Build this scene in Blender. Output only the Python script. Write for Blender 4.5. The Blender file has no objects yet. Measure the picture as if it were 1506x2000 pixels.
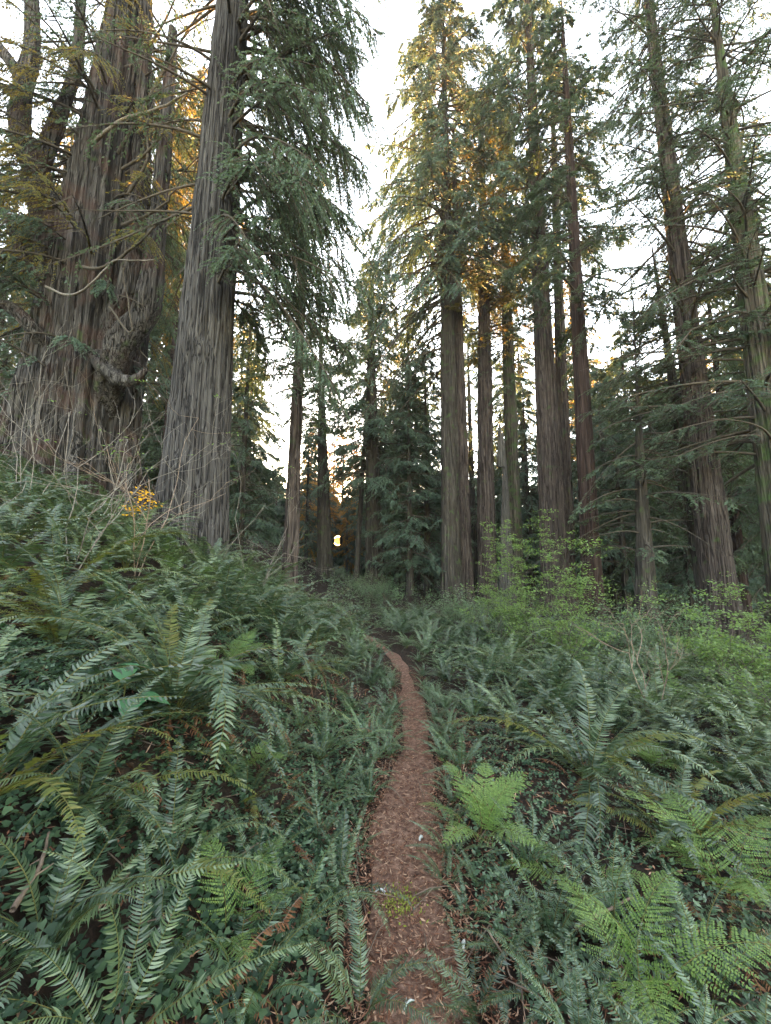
import bpy, math, random
import numpy as np
from mathutils import Vector, Matrix

scene = bpy.context.scene
COL = scene.collection
R = math.radians
rng = np.random.default_rng(11)
random.seed(5)

# ------------------------------------------------------------------ camera, sky, sun, exposure
FPX = 800.0                      # focal length in pixels of the 1506 x 2000 photograph
PITCH = R(8.03)
EYE = 1.6
cam_d = bpy.data.cameras.new("camera")
cam_d.sensor_fit = 'VERTICAL'
cam_d.sensor_height = 36.0
cam_d.lens = FPX / 2000.0 * 36.0
cam_d.clip_start = 0.05
cam_d.clip_end = 6000.0
cam = bpy.data.objects.new("camera", cam_d)
cam.location = (0, 0, EYE)
cam.rotation_euler = (R(90) + PITCH, 0, 0)
COL.objects.link(cam)
scene.camera = cam

SUN_EL, SUN_AZ = R(5.5), R(-10.5)          # azimuth from +Y, negative to the left
world = bpy.data.worlds.new("World")
scene.world = world
world.use_nodes = True
wn = world.node_tree.nodes
sky = wn.new('ShaderNodeTexSky')
sky.sky_type = 'NISHITA'
sky.sun_disc = False
sky.sun_elevation = SUN_EL
sky.sun_rotation = SUN_AZ
sky.air_density = 1.0
sky.dust_density = 0.6
sky.ozone_density = 1.0
wn['Background'].inputs['Strength'].default_value = 0.15
hsv = wn.new('ShaderNodeHueSaturation')            # thin high cloud: the blue is washed out
tcw = wn.new('ShaderNodeTexCoord'); sepw = wn.new('ShaderNodeSeparateXYZ'); mapw = wn.new('ShaderNodeMapRange')
world.node_tree.links.new(tcw.outputs['Generated'], sepw.inputs[0]); world.node_tree.links.new(sepw.outputs['Z'], mapw.inputs['Value'])
mapw.inputs['From Min'].default_value = 0.05; mapw.inputs['From Max'].default_value = 0.40
mapw.inputs['To Min'].default_value = 1.15; mapw.inputs['To Max'].default_value = 0.40
world.node_tree.links.new(mapw.outputs[0], hsv.inputs['Saturation'])
world.node_tree.links.new(sky.outputs['Color'], hsv.inputs['Color'])
world.node_tree.links.new(hsv.outputs['Color'], wn['Background'].inputs['Color'])

sun_d = bpy.data.lights.new("sun_lamp", 'SUN')
sun_d.energy = 5.0
sun_d.angle = R(0.5)
sun_d.color = (1.0, 0.55, 0.17)
sun = bpy.data.objects.new("sun_lamp", sun_d)
SDIR = Vector((math.sin(SUN_AZ) * math.cos(SUN_EL), math.cos(SUN_AZ) * math.cos(SUN_EL), math.sin(SUN_EL)))
sun.rotation_euler = SDIR.to_track_quat('Z', 'Y').to_euler()
sun.location = (0, 0, 60)
COL.objects.link(sun)

scene.view_settings.view_transform = 'Standard'
scene.view_settings.look = 'None'
scene.view_settings.exposure = 4.35
scene.view_settings.gamma = 1.0
scene.view_settings.use_curve_mapping = False
scene.render.engine = 'CYCLES'
cy = scene.cycles
cy.use_denoising = True
cy.max_bounces = 6
cy.diffuse_bounces = 3
cy.glossy_bounces = 2
cy.transmission_bounces = 4
cy.transparent_max_bounces = 4
cy.sample_clamp_indirect = 6.0
cy.caustics_reflective = False
cy.caustics_refractive = False

# ------------------------------------------------------------------ pixel <-> world
CP, SP = math.cos(PITCH), math.sin(PITCH)
def ray(px, py):
    a, v = (px - 753.0) / FPX, -(py - 1000.0) / FPX
    return np.array([a, CP - v * SP, SP + v * CP])
def pt(px, py, Y):
    d = ray(px, py)
    return np.array([0, 0, EYE]) + d * (Y / d[1])
def depth(p):
    return p[1] * CP + (p[2] - EYE) * SP
def pix(p):
    t = depth(p); v = (-p[1] * SP + (p[2] - EYE) * CP) / t
    return 753 + FPX * p[0] / t, 1000 - FPX * v, t

PY_ = np.array([-3.0, 0.0, 1.6, 2.1, 2.95, 3.85, 4.8, 6.8, 8.0, 10.0, 13.0, 18.0])
PX_ = np.array([0.18, 0.15, 0.14, 0.10, 0.13, 0.27, 0.33, 0.30, 0.15, -0.45, -1.6, -3.6])
def path_x(y): return np.interp(y, PY_, PX_)
def nz(x, y):
    return (0.09 * np.sin(1.9 * x + 0.7 * y) * np.sin(1.3 * y - 0.6 * x + 1.0) + 0.05 * np.sin(4.1 * x + 1.7) * np.sin(3.7 * y)
            + 0.02 * np.sin(11 * x + 2) * np.sin(9.3 * y + 1))
def smin(a, k): return np.logaddexp(0, a / k) * k
def terrain(x, y):
    x = np.asarray(x, float); y = np.asarray(y, float)
    s = x - path_x(y)
    d = smin(-s - 0.32, 0.07)
    dc = np.minimum(d, 1.1)
    far = np.clip(d - 1.1, 0, 11.0)
    vfar = np.clip(d - 12.1, 0, 80)
    steep = 0.66 * np.clip(1.15 - (y - 3) * 0.08, 0.5, 1.0)
    hl = steep * dc + 0.43 * far + 0.09 * vfar
    r = smin(s - 0.4, 0.08)
    hr = -0.092 * np.minimum(r, 14) - 0.02 * np.clip(r - 14, 0, 60)
    hump = 0.05 * np.exp(-((np.abs(s) - 0.45) / 0.16) ** 2)
    fade = np.clip((np.abs(s) - 0.22) / 0.3, 0, 1)
    return hl + hr + hump + nz(x, y) * fade * np.clip(1 + 0.04 * (np.abs(x) + np.abs(y)), 1, 3.0) + 0.012 * np.clip(y - 8, 0, 60)
def ground_at(px, py, tmin=0.5, tmax=80.0):
    d = ray(px, py); o = np.array([0, 0, EYE])
    ts = np.exp(np.linspace(math.log(tmin), math.log(tmax), 1500))
    P = o + ts[:, None] * d
    below = P[:, 2] < terrain(P[:, 0], P[:, 1])
    i = int(np.argmax(below)) if below.any() else len(ts) - 1
    p = P[i]; p[2] = float(terrain(p[0], p[1]))
    return p

# ------------------------------------------------------------------ mesh accumulation
class Geo:
    """verts, quads and triangles, each face with a material slot"""
    def __init__(self): self.v = []; self.q = []; self.t = []; self.qm = []; self.tm = []; self.n = 0
    def add(self, v, q=None, t=None, m=0):
        v = np.asarray(v, np.float32).reshape(-1, 3)
        self.v.append(v)
        if q is not None and len(q):
            q = np.asarray(q, np.int64).reshape(-1, 4) + self.n; self.q.append(q); self.qm.append(np.full(len(q), m, np.int32))
        if t is not None and len(t):
            t = np.asarray(t, np.int64).reshape(-1, 3) + self.n; self.t.append(t); self.tm.append(np.full(len(t), m, np.int32))
        self.n += len(v)
    def arrays(self):
        v = np.concatenate(self.v) if self.v else np.zeros((0, 3), np.float32)
        q = np.concatenate(self.q) if self.q else np.zeros((0, 4), np.int64)
        t = np.concatenate(self.t) if self.t else np.zeros((0, 3), np.int64)
        qm = np.concatenate(self.qm) if self.qm else np.zeros(0, np.int32)
        tm = np.concatenate(self.tm) if self.tm else np.zeros(0, np.int32)
        return v, q, t, qm, tm
    def merge(self, other, M=None):
        v, q, t, qm, tm = other
        if M is not None: v = v @ M[:3, :3].T + M[:3, 3]
        self.v.append(v.astype(np.float32))
        if len(q): self.q.append(q + self.n); self.qm.append(qm)
        if len(t): self.t.append(t + self.n); self.tm.append(tm)
        self.n += len(v)
    def mesh(self, name, mats, smooth=True):
        v, q, t, qm, tm = self.arrays()
        me = bpy.data.meshes.new(name)
        nq, nt = len(q), len(t)
        me.vertices.add(len(v)); me.vertices.foreach_set('co', v.ravel())
        me.loops.add(nq * 4 + nt * 3)
        me.loops.foreach_set('vertex_index', np.concatenate([q.ravel(), t.ravel()]).astype(np.int32))
        me.polygons.add(nq + nt)
        ls = np.concatenate([np.arange(nq) * 4, nq * 4 + np.arange(nt) * 3]).astype(np.int32)
        me.polygons.foreach_set('loop_start', ls)
        for m in mats: me.materials.append(m)
        me.polygons.foreach_set('material_index', np.concatenate([qm, tm]).astype(np.int32))
        me.polygons.foreach_set('use_smooth', np.full(nq + nt, bool(smooth)))
        me.update(calc_edges=True)
        me.validate()
        return me

def link(name, me, parent=None, loc=(0, 0, 0), rot=(0, 0, 0), sc=1.0):
    o = bpy.data.objects.new(name, me)
    COL.objects.link(o)
    o.parent = parent
    o.location = loc; o.rotation_euler = rot
    o.scale = (sc, sc, sc) if np.isscalar(sc) else sc
    return o
def tag(o, label=None, cat=None, group=None, kind=None):
    if label: o['label'] = label
    if cat: o['category'] = cat
    if group: o['group'] = group
    if kind: o['kind'] = kind
    return o
def empty(name, loc, label, cat, group=None, rotz=0.0, sc=1.0):
    o = link(name, None, None, [float(c) for c in loc], (0, 0, rotz), sc)
    o.empty_display_size = 0.1
    return tag(o, label, cat, group)
def unit(v):
    v = np.asarray(v, float); return v / np.maximum(np.linalg.norm(v, axis=-1, keepdims=True), 1e-9)

def tube(g, P, rad, seg=6, m=0, rough=0.0):
    P = np.asarray(P, float); rad = np.broadcast_to(np.asarray(rad, float), (len(P),))
    T = unit(np.gradient(P, axis=0))
    ref = np.array([0.13, 0.21, 0.97]) if abs(T[:, 2]).mean() < 0.8 else np.array([0.97, 0.21, 0.13])
    A = unit(np.cross(T, ref)); B = np.cross(T, A)
    a = np.arange(seg) / seg * 2 * np.pi
    rr = rad[:, None] * (1 + (rough * rng.normal(size=(len(P), seg)) if rough else 0))
    V = P[:, None] + rr[..., None] * (np.cos(a)[None, :, None] * A[:, None] + np.sin(a)[None, :, None] * B[:, None])
    n = len(P)
    i = np.arange(n - 1)[:, None] * seg; j = np.arange(seg)[None]; k = (j + 1) % seg
    Q = np.stack([i + j, i + k, i + seg + k, i + seg + j], -1).reshape(-1, 4)
    Vf = V.reshape(-1, 3)
    tip = np.array([P[-1] + T[-1] * rad[-1]])
    tt = np.stack([(n - 1) * seg + np.arange(seg), (n - 1) * seg + (np.arange(seg) + 1) % seg, np.full(seg, n * seg)], -1)
    g.add(np.concatenate([Vf, tip]), Q, tt, m)
def leaves(g, P, D, N, ln, wd, m=0, fold=0.0):
    """diamond leaves: base P, direction D, face normal about N"""
    D = unit(D); S = unit(np.cross(D, N)); Nn = np.cross(S, D)
    ln = np.asarray(ln)[:, None]; wd = np.asarray(wd)[:, None]
    mid = P + D * ln * 0.42 - Nn * ln * fold
    V = np.stack([P, mid + S * wd * 0.5, P + D * ln, mid - S * wd * 0.5], 1).reshape(-1, 3)
    n = len(P)
    g.add(V, np.arange(n * 4).reshape(n, 4), None, m)
def spline(pts, n):
    """Catmull-Rom through pts"""
    p = np.asarray(pts, float)
    p = np.concatenate([[2 * p[0] - p[1]], p, [2 * p[-1] - p[-2]]])
    u = np.linspace(0, len(p) - 3 - 1e-6, n); i = u.astype(int); f = (u - i)[:, None]
    a, b, c, d = p[i], p[i + 1], p[i + 2], p[i + 3]
    return 0.5 * (2 * b + (c - a) * f + (2 * a - 5 * b + 4 * c - d) * f ** 2 + (3 * b - a - 3 * c + d) * f ** 3)

# ------------------------------------------------------------------ materials
def mat_nodes(name):
    m = bpy.data.materials.new(name); m.use_nodes = True
    return m, m.node_tree.nodes, m.node_tree.links, m.node_tree.nodes['Principled BSDF'], m.node_tree.nodes['Material Output']
def ramp(nd, stops):
    r = nd.new('ShaderNodeValToRGB'); cr = r.color_ramp
    while len(cr.elements) < len(stops): cr.elements.new(0.5)
    for e, (p, c) in zip(cr.elements, stops): e.position = p; e.color = (*c, 1)
    return r
def leaf_mat(name, cols, trans=(0.12, 0.2, 0.03), tr=0.3, rough=0.5, spec=0.4, obj_amt=0.4):
    m, nd, lk, b, out = mat_nodes(name)
    geo = nd.new('ShaderNodeNewGeometry'); oi = nd.new('ShaderNodeObjectInfo')
    mx = nd.new('ShaderNodeMath'); mx.operation = 'MULTIPLY_ADD'
    sc = nd.new('ShaderNodeMath'); sc.operation = 'MULTIPLY'; sc.inputs[1].default_value = 1 - obj_amt
    lk.new(geo.outputs['Random Per Island'], sc.inputs[0])
    lk.new(oi.outputs['Random'], mx.inputs[0]); mx.inputs[1].default_value = obj_amt; lk.new(sc.outputs[0], mx.inputs[2])
    n = len(cols)
    rp = ramp(nd, [(i / (n - 1), c) for i, c in enumerate(cols)])
    lk.new(mx.outputs[0], rp.inputs[0])
    lk.new(rp.outputs[0], b.inputs['Base Color'])
    b.inputs['Roughness'].default_value = rough
    b.inputs['Specular IOR Level'].default_value = spec
    t = nd.new('ShaderNodeBsdfTranslucent')
    mc = nd.new('ShaderNodeMix'); mc.data_type = 'RGBA'; mc.inputs[0].default_value = 0.6
    lk.new(rp.outputs[0], mc.inputs[6]); mc.inputs[7].default_value = (*trans, 1)
    lk.new(mc.outputs[2], t.inputs['Color'])
    ms = nd.new('ShaderNodeMixShader'); ms.inputs[0].default_value = tr
    lk.new(b.outputs[0], ms.inputs[1]); lk.new(t.outputs[0], ms.inputs[2])
    lk.new(ms.outputs[0], out.inputs['Surface'])
    return m
def bark_mat(name, dark, mid, light, sx=9.0, sz=0.55, bump=0.6, moss=0.0, patch=None):
    m, nd, lk, b, out = mat_nodes(name)
    tc = nd.new('ShaderNodeTexCoord'); mp = nd.new('ShaderNodeMapping')
    mp.inputs['Scale'].default_value = (sx, sx, sz)
    lk.new(tc.outputs['Object'], mp.inputs[0])
    n1 = nd.new('ShaderNodeTexNoise'); n1.inputs['Scale'].default_value = 1.0; n1.inputs['Detail'].default_value = 7; n1.inputs['Roughness'].default_value = 0.62
    n1.inputs['Distortion'].default_value = 0.5
    lk.new(mp.outputs[0], n1.inputs['Vector'])
    mp2 = nd.new('ShaderNodeMapping'); mp2.inputs['Scale'].default_value = (sx * 3.2, sx * 3.2, sz * 2.6)
    lk.new(tc.outputs['Object'], mp2.inputs[0])
    n2 = nd.new('ShaderNodeTexNoise'); n2.inputs['Scale'].default_value = 1.0; n2.inputs['Detail'].default_value = 5
    lk.new(mp2.outputs[0], n2.inputs['Vector'])
    ad = nd.new('ShaderNodeMath'); ad.operation = 'MULTIPLY_ADD'; ad.inputs[1].default_value = 0.45
    sb = nd.new('ShaderNodeMath'); sb.operation = 'MULTIPLY'; sb.inputs[1].default_value = 0.6
    lk.new(n1.outputs[0], sb.inputs[0]); lk.new(n2.outputs[0], ad.inputs[0]); lk.new(sb.outputs[0], ad.inputs[2])
    rp = ramp(nd, [(0.36, tuple(0.85 * c for c in mid)), (0.52, mid), (0.68, light)])
    lk.new(ad.outputs[0], rp.inputs[0])
    mp5 = nd.new('ShaderNodeMapping'); mp5.inputs['Scale'].default_value = (sx * 0.8, sx * 0.8, sz * 0.30)
    lk.new(tc.outputs['Object'], mp5.inputs[0])
    n5 = nd.new('ShaderNodeTexNoise'); n5.inputs['Scale'].default_value = 1.0; n5.inputs['Detail'].default_value = 4; n5.inputs['Roughness'].default_value = 0.55; n5.inputs['Distortion'].default_value = 0.25
    lk.new(mp5.outputs[0], n5.inputs['Vector'])
    s5 = nd.new('ShaderNodeMath'); s5.operation = 'SUBTRACT'; s5.inputs[1].default_value = 0.5
    a5 = nd.new('ShaderNodeMath'); a5.operation = 'ABSOLUTE'
    m5 = nd.new('ShaderNodeMapRange'); m5.interpolation_type = 'SMOOTHSTEP'; m5.inputs['From Min'].default_value = 0.004; m5.inputs['From Max'].default_value = 0.046
    lk.new(n5.outputs[0], s5.inputs[0]); lk.new(s5.outputs[0], a5.inputs[0]); lk.new(a5.outputs[0], m5.inputs['Value'])
    c5 = nd.new('ShaderNodeMix'); c5.data_type = 'RGBA'; c5.inputs[6].default_value = (*[1.9 * c for c in dark], 1)
    lk.new(m5.outputs[0], c5.inputs[0]); lk.new(rp.outputs[0], c5.inputs[7])
    col = c5.outputs[2]
    n3 = nd.new('ShaderNodeTexNoise'); n3.inputs['Scale'].default_value = 1.1; n3.inputs['Detail'].default_value = 4
    lk.new(tc.outputs['Object'], n3.inputs['Vector'])
    if patch is not None:
        r3 = ramp(nd, [(0.50, (0, 0, 0)), (0.62, (1, 1, 1))]); lk.new(n3.outputs[0], r3.inputs[0])
        mc = nd.new('ShaderNodeMix'); mc.data_type = 'RGBA'; mc.inputs[7].default_value = (*patch, 1)
        s3 = nd.new('ShaderNodeMath'); s3.operation = 'MULTIPLY'; s3.inputs[1].default_value = 0.55
        lk.new(r3.outputs[0], s3.inputs[0]); lk.new(s3.outputs[0], mc.inputs[0]); lk.new(col, mc.inputs[6]); col = mc.outputs[2]
    if moss > 0:
        n4 = nd.new('ShaderNodeTexNoise'); n4.inputs['Scale'].default_value = 2.3; n4.inputs['Detail'].default_value = 8
        lk.new(tc.outputs['Object'], n4.inputs['Vector'])
        r4 = ramp(nd, [(0.62 - 0.2 * moss, (0, 0, 0)), (0.80 - 0.2 * moss, (1, 1, 1))]); lk.new(n4.outputs[0], r4.inputs[0])
        mc = nd.new('ShaderNodeMix'); mc.data_type = 'RGBA'; mc.inputs[7].default_value = (0.06, 0.09, 0.035, 1)
        lk.new(r4.outputs[0], mc.inputs[0]); lk.new(col, mc.inputs[6]); col = mc.outputs[2]
    lk.new(col, b.inputs['Base Color'])
    b.inputs['Roughness'].default_value = 0.95
    b.inputs['Specular IOR Level'].default_value = 0.1
    bp = nd.new('ShaderNodeBump'); bp.inputs['Strength'].default_value = bump; bp.inputs['Distance'].default_value = 0.08
    hh = nd.new('ShaderNodeMath'); hh.operation = 'MULTIPLY_ADD'; hh.inputs[1].default_value = 0.6
    lk.new(m5.outputs[0], hh.inputs[0]); lk.new(ad.outputs[0], hh.inputs[2])
    lk.new(hh.outputs[0], bp.inputs['Height']); lk.new(bp.outputs[0], b.inputs['Normal'])
    return m
def noise_mat(name, stops, scale=8.0, rough=0.95, bump=0.5, dist=0.03, stretch=(1, 1, 1), detail=8):
    m, nd, lk, b, out = mat_nodes(name)
    tc = nd.new('ShaderNodeTexCoord'); mp = nd.new('ShaderNodeMapping'); mp.inputs['Scale'].default_value = stretch
    lk.new(tc.outputs['Object'], mp.inputs[0])
    n1 = nd.new('ShaderNodeTexNoise'); n1.inputs['Scale'].default_value = scale; n1.inputs['Detail'].default_value = detail; n1.inputs['Roughness'].default_value = 0.7
    lk.new(mp.outputs[0], n1.inputs['Vector'])
    rp = ramp(nd, stops); lk.new(n1.outputs[0], rp.inputs[0]); lk.new(rp.outputs[0], b.inputs['Base Color'])
    b.inputs['Roughness'].default_value = rough; b.inputs['Specular IOR Level'].default_value = 0.15
    bp = nd.new('ShaderNodeBump'); bp.inputs['Strength'].default_value = bump; bp.inputs['Distance'].default_value = dist
    lk.new(n1.outputs[0], bp.inputs['Height']); lk.new(bp.outputs[0], b.inputs['Normal'])
    return m

M_SWORD = leaf_mat('sword_fern_leaf', [(0.012, 0.026, 0.016), (0.034, 0.060, 0.032), (0.110, 0.150, 0.066)], (0.09, 0.16, 0.03), 0.15, 0.40, 0.6, 0.6)
M_SWORD2 = leaf_mat('old_fern_leaf', [(0.05, 0.075, 0.02), (0.09, 0.10, 0.02), (0.12, 0.09, 0.025)], (0.16, 0.18, 0.03), 0.3, 0.5, 0.35)
M_LADY = leaf_mat('lady_fern_leaf', [(0.060, 0.108, 0.036), (0.110, 0.175, 0.050), (0.19, 0.265, 0.070)], (0.16, 0.32, 0.05), 0.3, 0.55, 0.3)
M_DEER = leaf_mat('deer_fern_leaf', [(0.020, 0.044, 0.026), (0.046, 0.084, 0.044), (0.10, 0.155, 0.072)], (0.09, 0.18, 0.04), 0.16, 0.4, 0.7)
M_DEAD = leaf_mat('dead_frond', [(0.06, 0.028, 0.015), (0.12, 0.055, 0.028), (0.20, 0.105, 0.055)], (0.2, 0.09, 0.04), 0.15, 0.8, 0.15)
M_STIPE = noise_mat('fern_stalk', [(0.3, (0.05, 0.07, 0.02)), (0.7, (0.10, 0.08, 0.03))], 20, bump=0.1)
M_NEEDLE = leaf_mat('conifer_needles', [(0.040, 0.064, 0.045), (0.062, 0.092, 0.060), (0.092, 0.124, 0.072)], (0.12, 0.17, 0.06), 0.38, 0.55, 0.3, 0.25)
M_NEEDLE2 = leaf_mat('bluish_needles', [(0.044, 0.072, 0.055), (0.066, 0.102, 0.072), (0.094, 0.134, 0.086)], (0.12, 0.17, 0.07), 0.28, 0.55, 0.3, 0.25)
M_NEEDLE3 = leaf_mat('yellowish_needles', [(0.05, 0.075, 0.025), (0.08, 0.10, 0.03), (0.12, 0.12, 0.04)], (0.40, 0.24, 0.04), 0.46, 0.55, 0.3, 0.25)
M_SUNGLOW = leaf_mat('painted_sunglow_needles', [(0.12, 0.10, 0.03), (0.17, 0.13, 0.035), (0.22, 0.16, 0.04)], (0.85, 0.42, 0.05), 0.6, 0.6, 0.2, 0.25)  # orange glow of the low sun put into the needle colours
M_TWIG = noise_mat('twig_bark', [(0.35, (0.045, 0.036, 0.030)), (0.65, (0.09, 0.075, 0.062))], 14, bump=0.2)
M_PALETWIG = noise_mat('pale_twig_bark', [(0.35, (0.08, 0.068, 0.060)), (0.65, (0.24, 0.21, 0.19))], 25, bump=0.2)
M_PINKTWIG = noise_mat('tan_twig_bark', [(0.35, (0.12, 0.085, 0.066)), (0.65, (0.27, 0.20, 0.16))], 25, bump=0.2)
M_HUCK = leaf_mat('huckleberry_leaf', [(0.075, 0.125, 0.045), (0.11, 0.17, 0.058), (0.16, 0.23, 0.08)], (0.28, 0.45, 0.06), 0.4, 0.5, 0.3)
M_SALAL = leaf_mat('shrub_leaf', [(0.06, 0.11, 0.06), (0.10, 0.15, 0.08), (0.15, 0.20, 0.10)], (0.14, 0.24, 0.06), 0.3, 0.45, 0.4)
M_SUNLIT_LEAF = leaf_mat('painted_sunlit_maple_leaf', [(0.62, 0.34, 0.015), (0.75, 0.42, 0.02), (0.85, 0.55, 0.03)], (0.9, 0.5, 0.02), 0.5, 0.6, 0.2)  # sunlight on the maple leaves painted in as yellow
M_SORREL = leaf_mat('sorrel_leaf', [(0.012, 0.028, 0.016), (0.026, 0.052, 0.028), (0.058, 0.098, 0.048)], (0.1, 0.22, 0.05), 0.25, 0.55, 0.3, 0.0)
M_TRIL = leaf_mat('trillium_leaf', [(0.045, 0.125, 0.058), (0.06, 0.15, 0.068)], (0.10, 0.24, 0.05), 0.25, 0.6, 0.3)
M_LITTER = leaf_mat('bark_litter', [(0.05, 0.022, 0.014), (0.13, 0.058, 0.035), (0.20, 0.105, 0.066), (0.34, 0.225, 0.155)], (0.1, 0.05, 0.03), 0.05, 0.85, 0.1, 0.0)
M_DEADL = M_LITTER
M_MOSS = leaf_mat('moss_sprig', [(0.14, 0.16, 0.03), (0.22, 0.24, 0.05)], (0.2, 0.25, 0.04), 0.3, 0.8, 0.1, 0.0)
M_WHITE = noise_mat('pale_lichen', [(0.3, (0.30, 0.32, 0.30)), (0.7, (0.45, 0.46, 0.44))], 30, bump=0.3)
M_STICK = noise_mat('dead_stick', [(0.3, (0.06, 0.042, 0.032)), (0.7, (0.20, 0.15, 0.115))], 10, bump=0.5, stretch=(1, 1, 6))

B_GREY = bark_mat('grey_furrowed_bark', (0.009, 0.008, 0.009), (0.060, 0.054, 0.054), (0.125, 0.115, 0.113), 20, 0.8, 1.0, 0.0)
B_OLD = bark_mat('weathered_bark', (0.008, 0.007, 0.007), (0.054, 0.048, 0.047), (0.145, 0.130, 0.127), 14, 0.7, 1.0, 0.1, (0.075, 0.042, 0.036))
B_BROWN = bark_mat('brown_bark', (0.012, 0.009, 0.009), (0.064, 0.049, 0.045), (0.135, 0.107, 0.099), 12, 0.8, 1.0, 0.1)
B_RED = bark_mat('reddish_bark', (0.012, 0.008, 0.008), (0.042, 0.027, 0.024), (0.085, 0.057, 0.05), 8, 0.4, 0.8)
B_MOSSY = bark_mat('mossy_bark', (0.014, 0.012, 0.010), (0.07, 0.058, 0.048), (0.15, 0.128, 0.11), 8, 0.5, 0.8, 0.75)
B_DARK = bark_mat('dark_bark', (0.014, 0.012, 0.011), (0.050, 0.042, 0.037), (0.11, 0.095, 0.085), 8, 0.5, 0.8, 0.3)
M_SNAG = bark_mat('bare_grey_wood', (0.022, 0.02, 0.019), (0.08, 0.072, 0.067), (0.17, 0.155, 0.145), 12, 0.4, 0.6)

M_GROUND = noise_mat('forest_floor', [(0.30, (0.008, 0.006, 0.005)), (0.5, (0.022, 0.015, 0.011)), (0.7, (0.06, 0.038, 0.026))], 22, bump=1.0, dist=0.05)
M_PATH = noise_mat('trail_duff', [(0.28, (0.032, 0.017, 0.013)), (0.48, (0.11, 0.062, 0.044)), (0.68, (0.24, 0.15, 0.11))], 26, bump=1.0, dist=0.02)

# ------------------------------------------------------------------ ground and path
def axis_coords(lo, hi, n, k):
    u = np.linspace(math.asinh(lo / k), math.asinh(hi / k), n); return np.sinh(u) * k
gx = axis_coords(-200, 200, 240, 1.2)
gy = np.concatenate([np.linspace(-60, -3, 12)[:-1], axis_coords(-3, 200, 240, 2.0)])
X, Y = np.meshgrid(gx, gy)
Z = terrain(X, Y)
g = Geo()
ny, nx = X.shape
idx = np.arange(ny * nx).reshape(ny, nx)
g.add(np.stack([X, Y, Z], -1), np.stack([idx[:-1, :-1], idx[:-1, 1:], idx[1:, 1:], idx[1:, :-1]], -1))
tag(link('ground', g.mesh('ground', [M_GROUND])), 'dark forest floor rising into a bank on one side of the path', kind='structure')

g = Geo()
ys = np.linspace(-2.5, 15, 220); us = np.linspace(-1, 1, 11)
wd = np.clip(0.285 - 0.028 * ys, 0.11, 1) + 0.03 * np.sin(ys * 2.7) + 0.02 * np.sin(ys * 7.1 + 1)
X = path_x(ys)[:, None] + us[None] * wd[:, None]; Y = np.broadcast_to(ys[:, None], X.shape)
Z = terrain(X, Y) + 0.012 + 0.012 * (1 - us[None] ** 2) * np.sin(ys * 5)[:, None] * 0.5 - 0.03 * (np.abs(us[None]) > 0.99)
ny, nx = X.shape; idx = np.arange(ny * nx).reshape(ny, nx)
g.add(np.stack([X, Y, Z], -1), np.stack([idx[:-1, :-1], idx[:-1, 1:], idx[1:, 1:], idx[1:, :-1]], -1))
tag(link('path', g.mesh('path', [M_PATH])), 'narrow reddish brown trail of bark and needles', kind='structure')

# the setting sun itself, far outside the wood
g = Geo()
bm_n, bm_m = 16, 32
th = np.linspace(0, np.pi, bm_n)[:, None]; ph = np.linspace(0, 2 * np.pi, bm_m, endpoint=False)[None]
V = np.stack([np.sin(th) * np.cos(ph), np.sin(th) * np.sin(ph), np.cos(th) * np.ones_like(ph)], -1)
i = np.arange(bm_n - 1)[:, None] * bm_m; j = np.arange(bm_m)[None]; k = (j + 1) % bm_m
g.add(V * 22.0, np.stack([i + j, i + k, i + bm_m + k, i + bm_m + j], -1))
m_sun, nd, lk, b, out = mat_nodes('sun_disc')
e = nd.new('ShaderNodeEmission'); e.inputs['Color'].default_value = (1.0, 0.42, 0.05, 1); e.inputs['Strength'].default_value = 0.085
lk.new(e.outputs[0], out.inputs['Surface'])
m_sun.cycles.emission_sampling = 'NONE'
sd = ray(660, 1056); sd = sd / np.linalg.norm(sd)
tag(link('sun', g.mesh('sun', [m_sun]), None, tuple(np.array([0, 0, EYE]) + sd * 2400)), 'low orange evening sun seen between the trunks', kind='structure')

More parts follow.
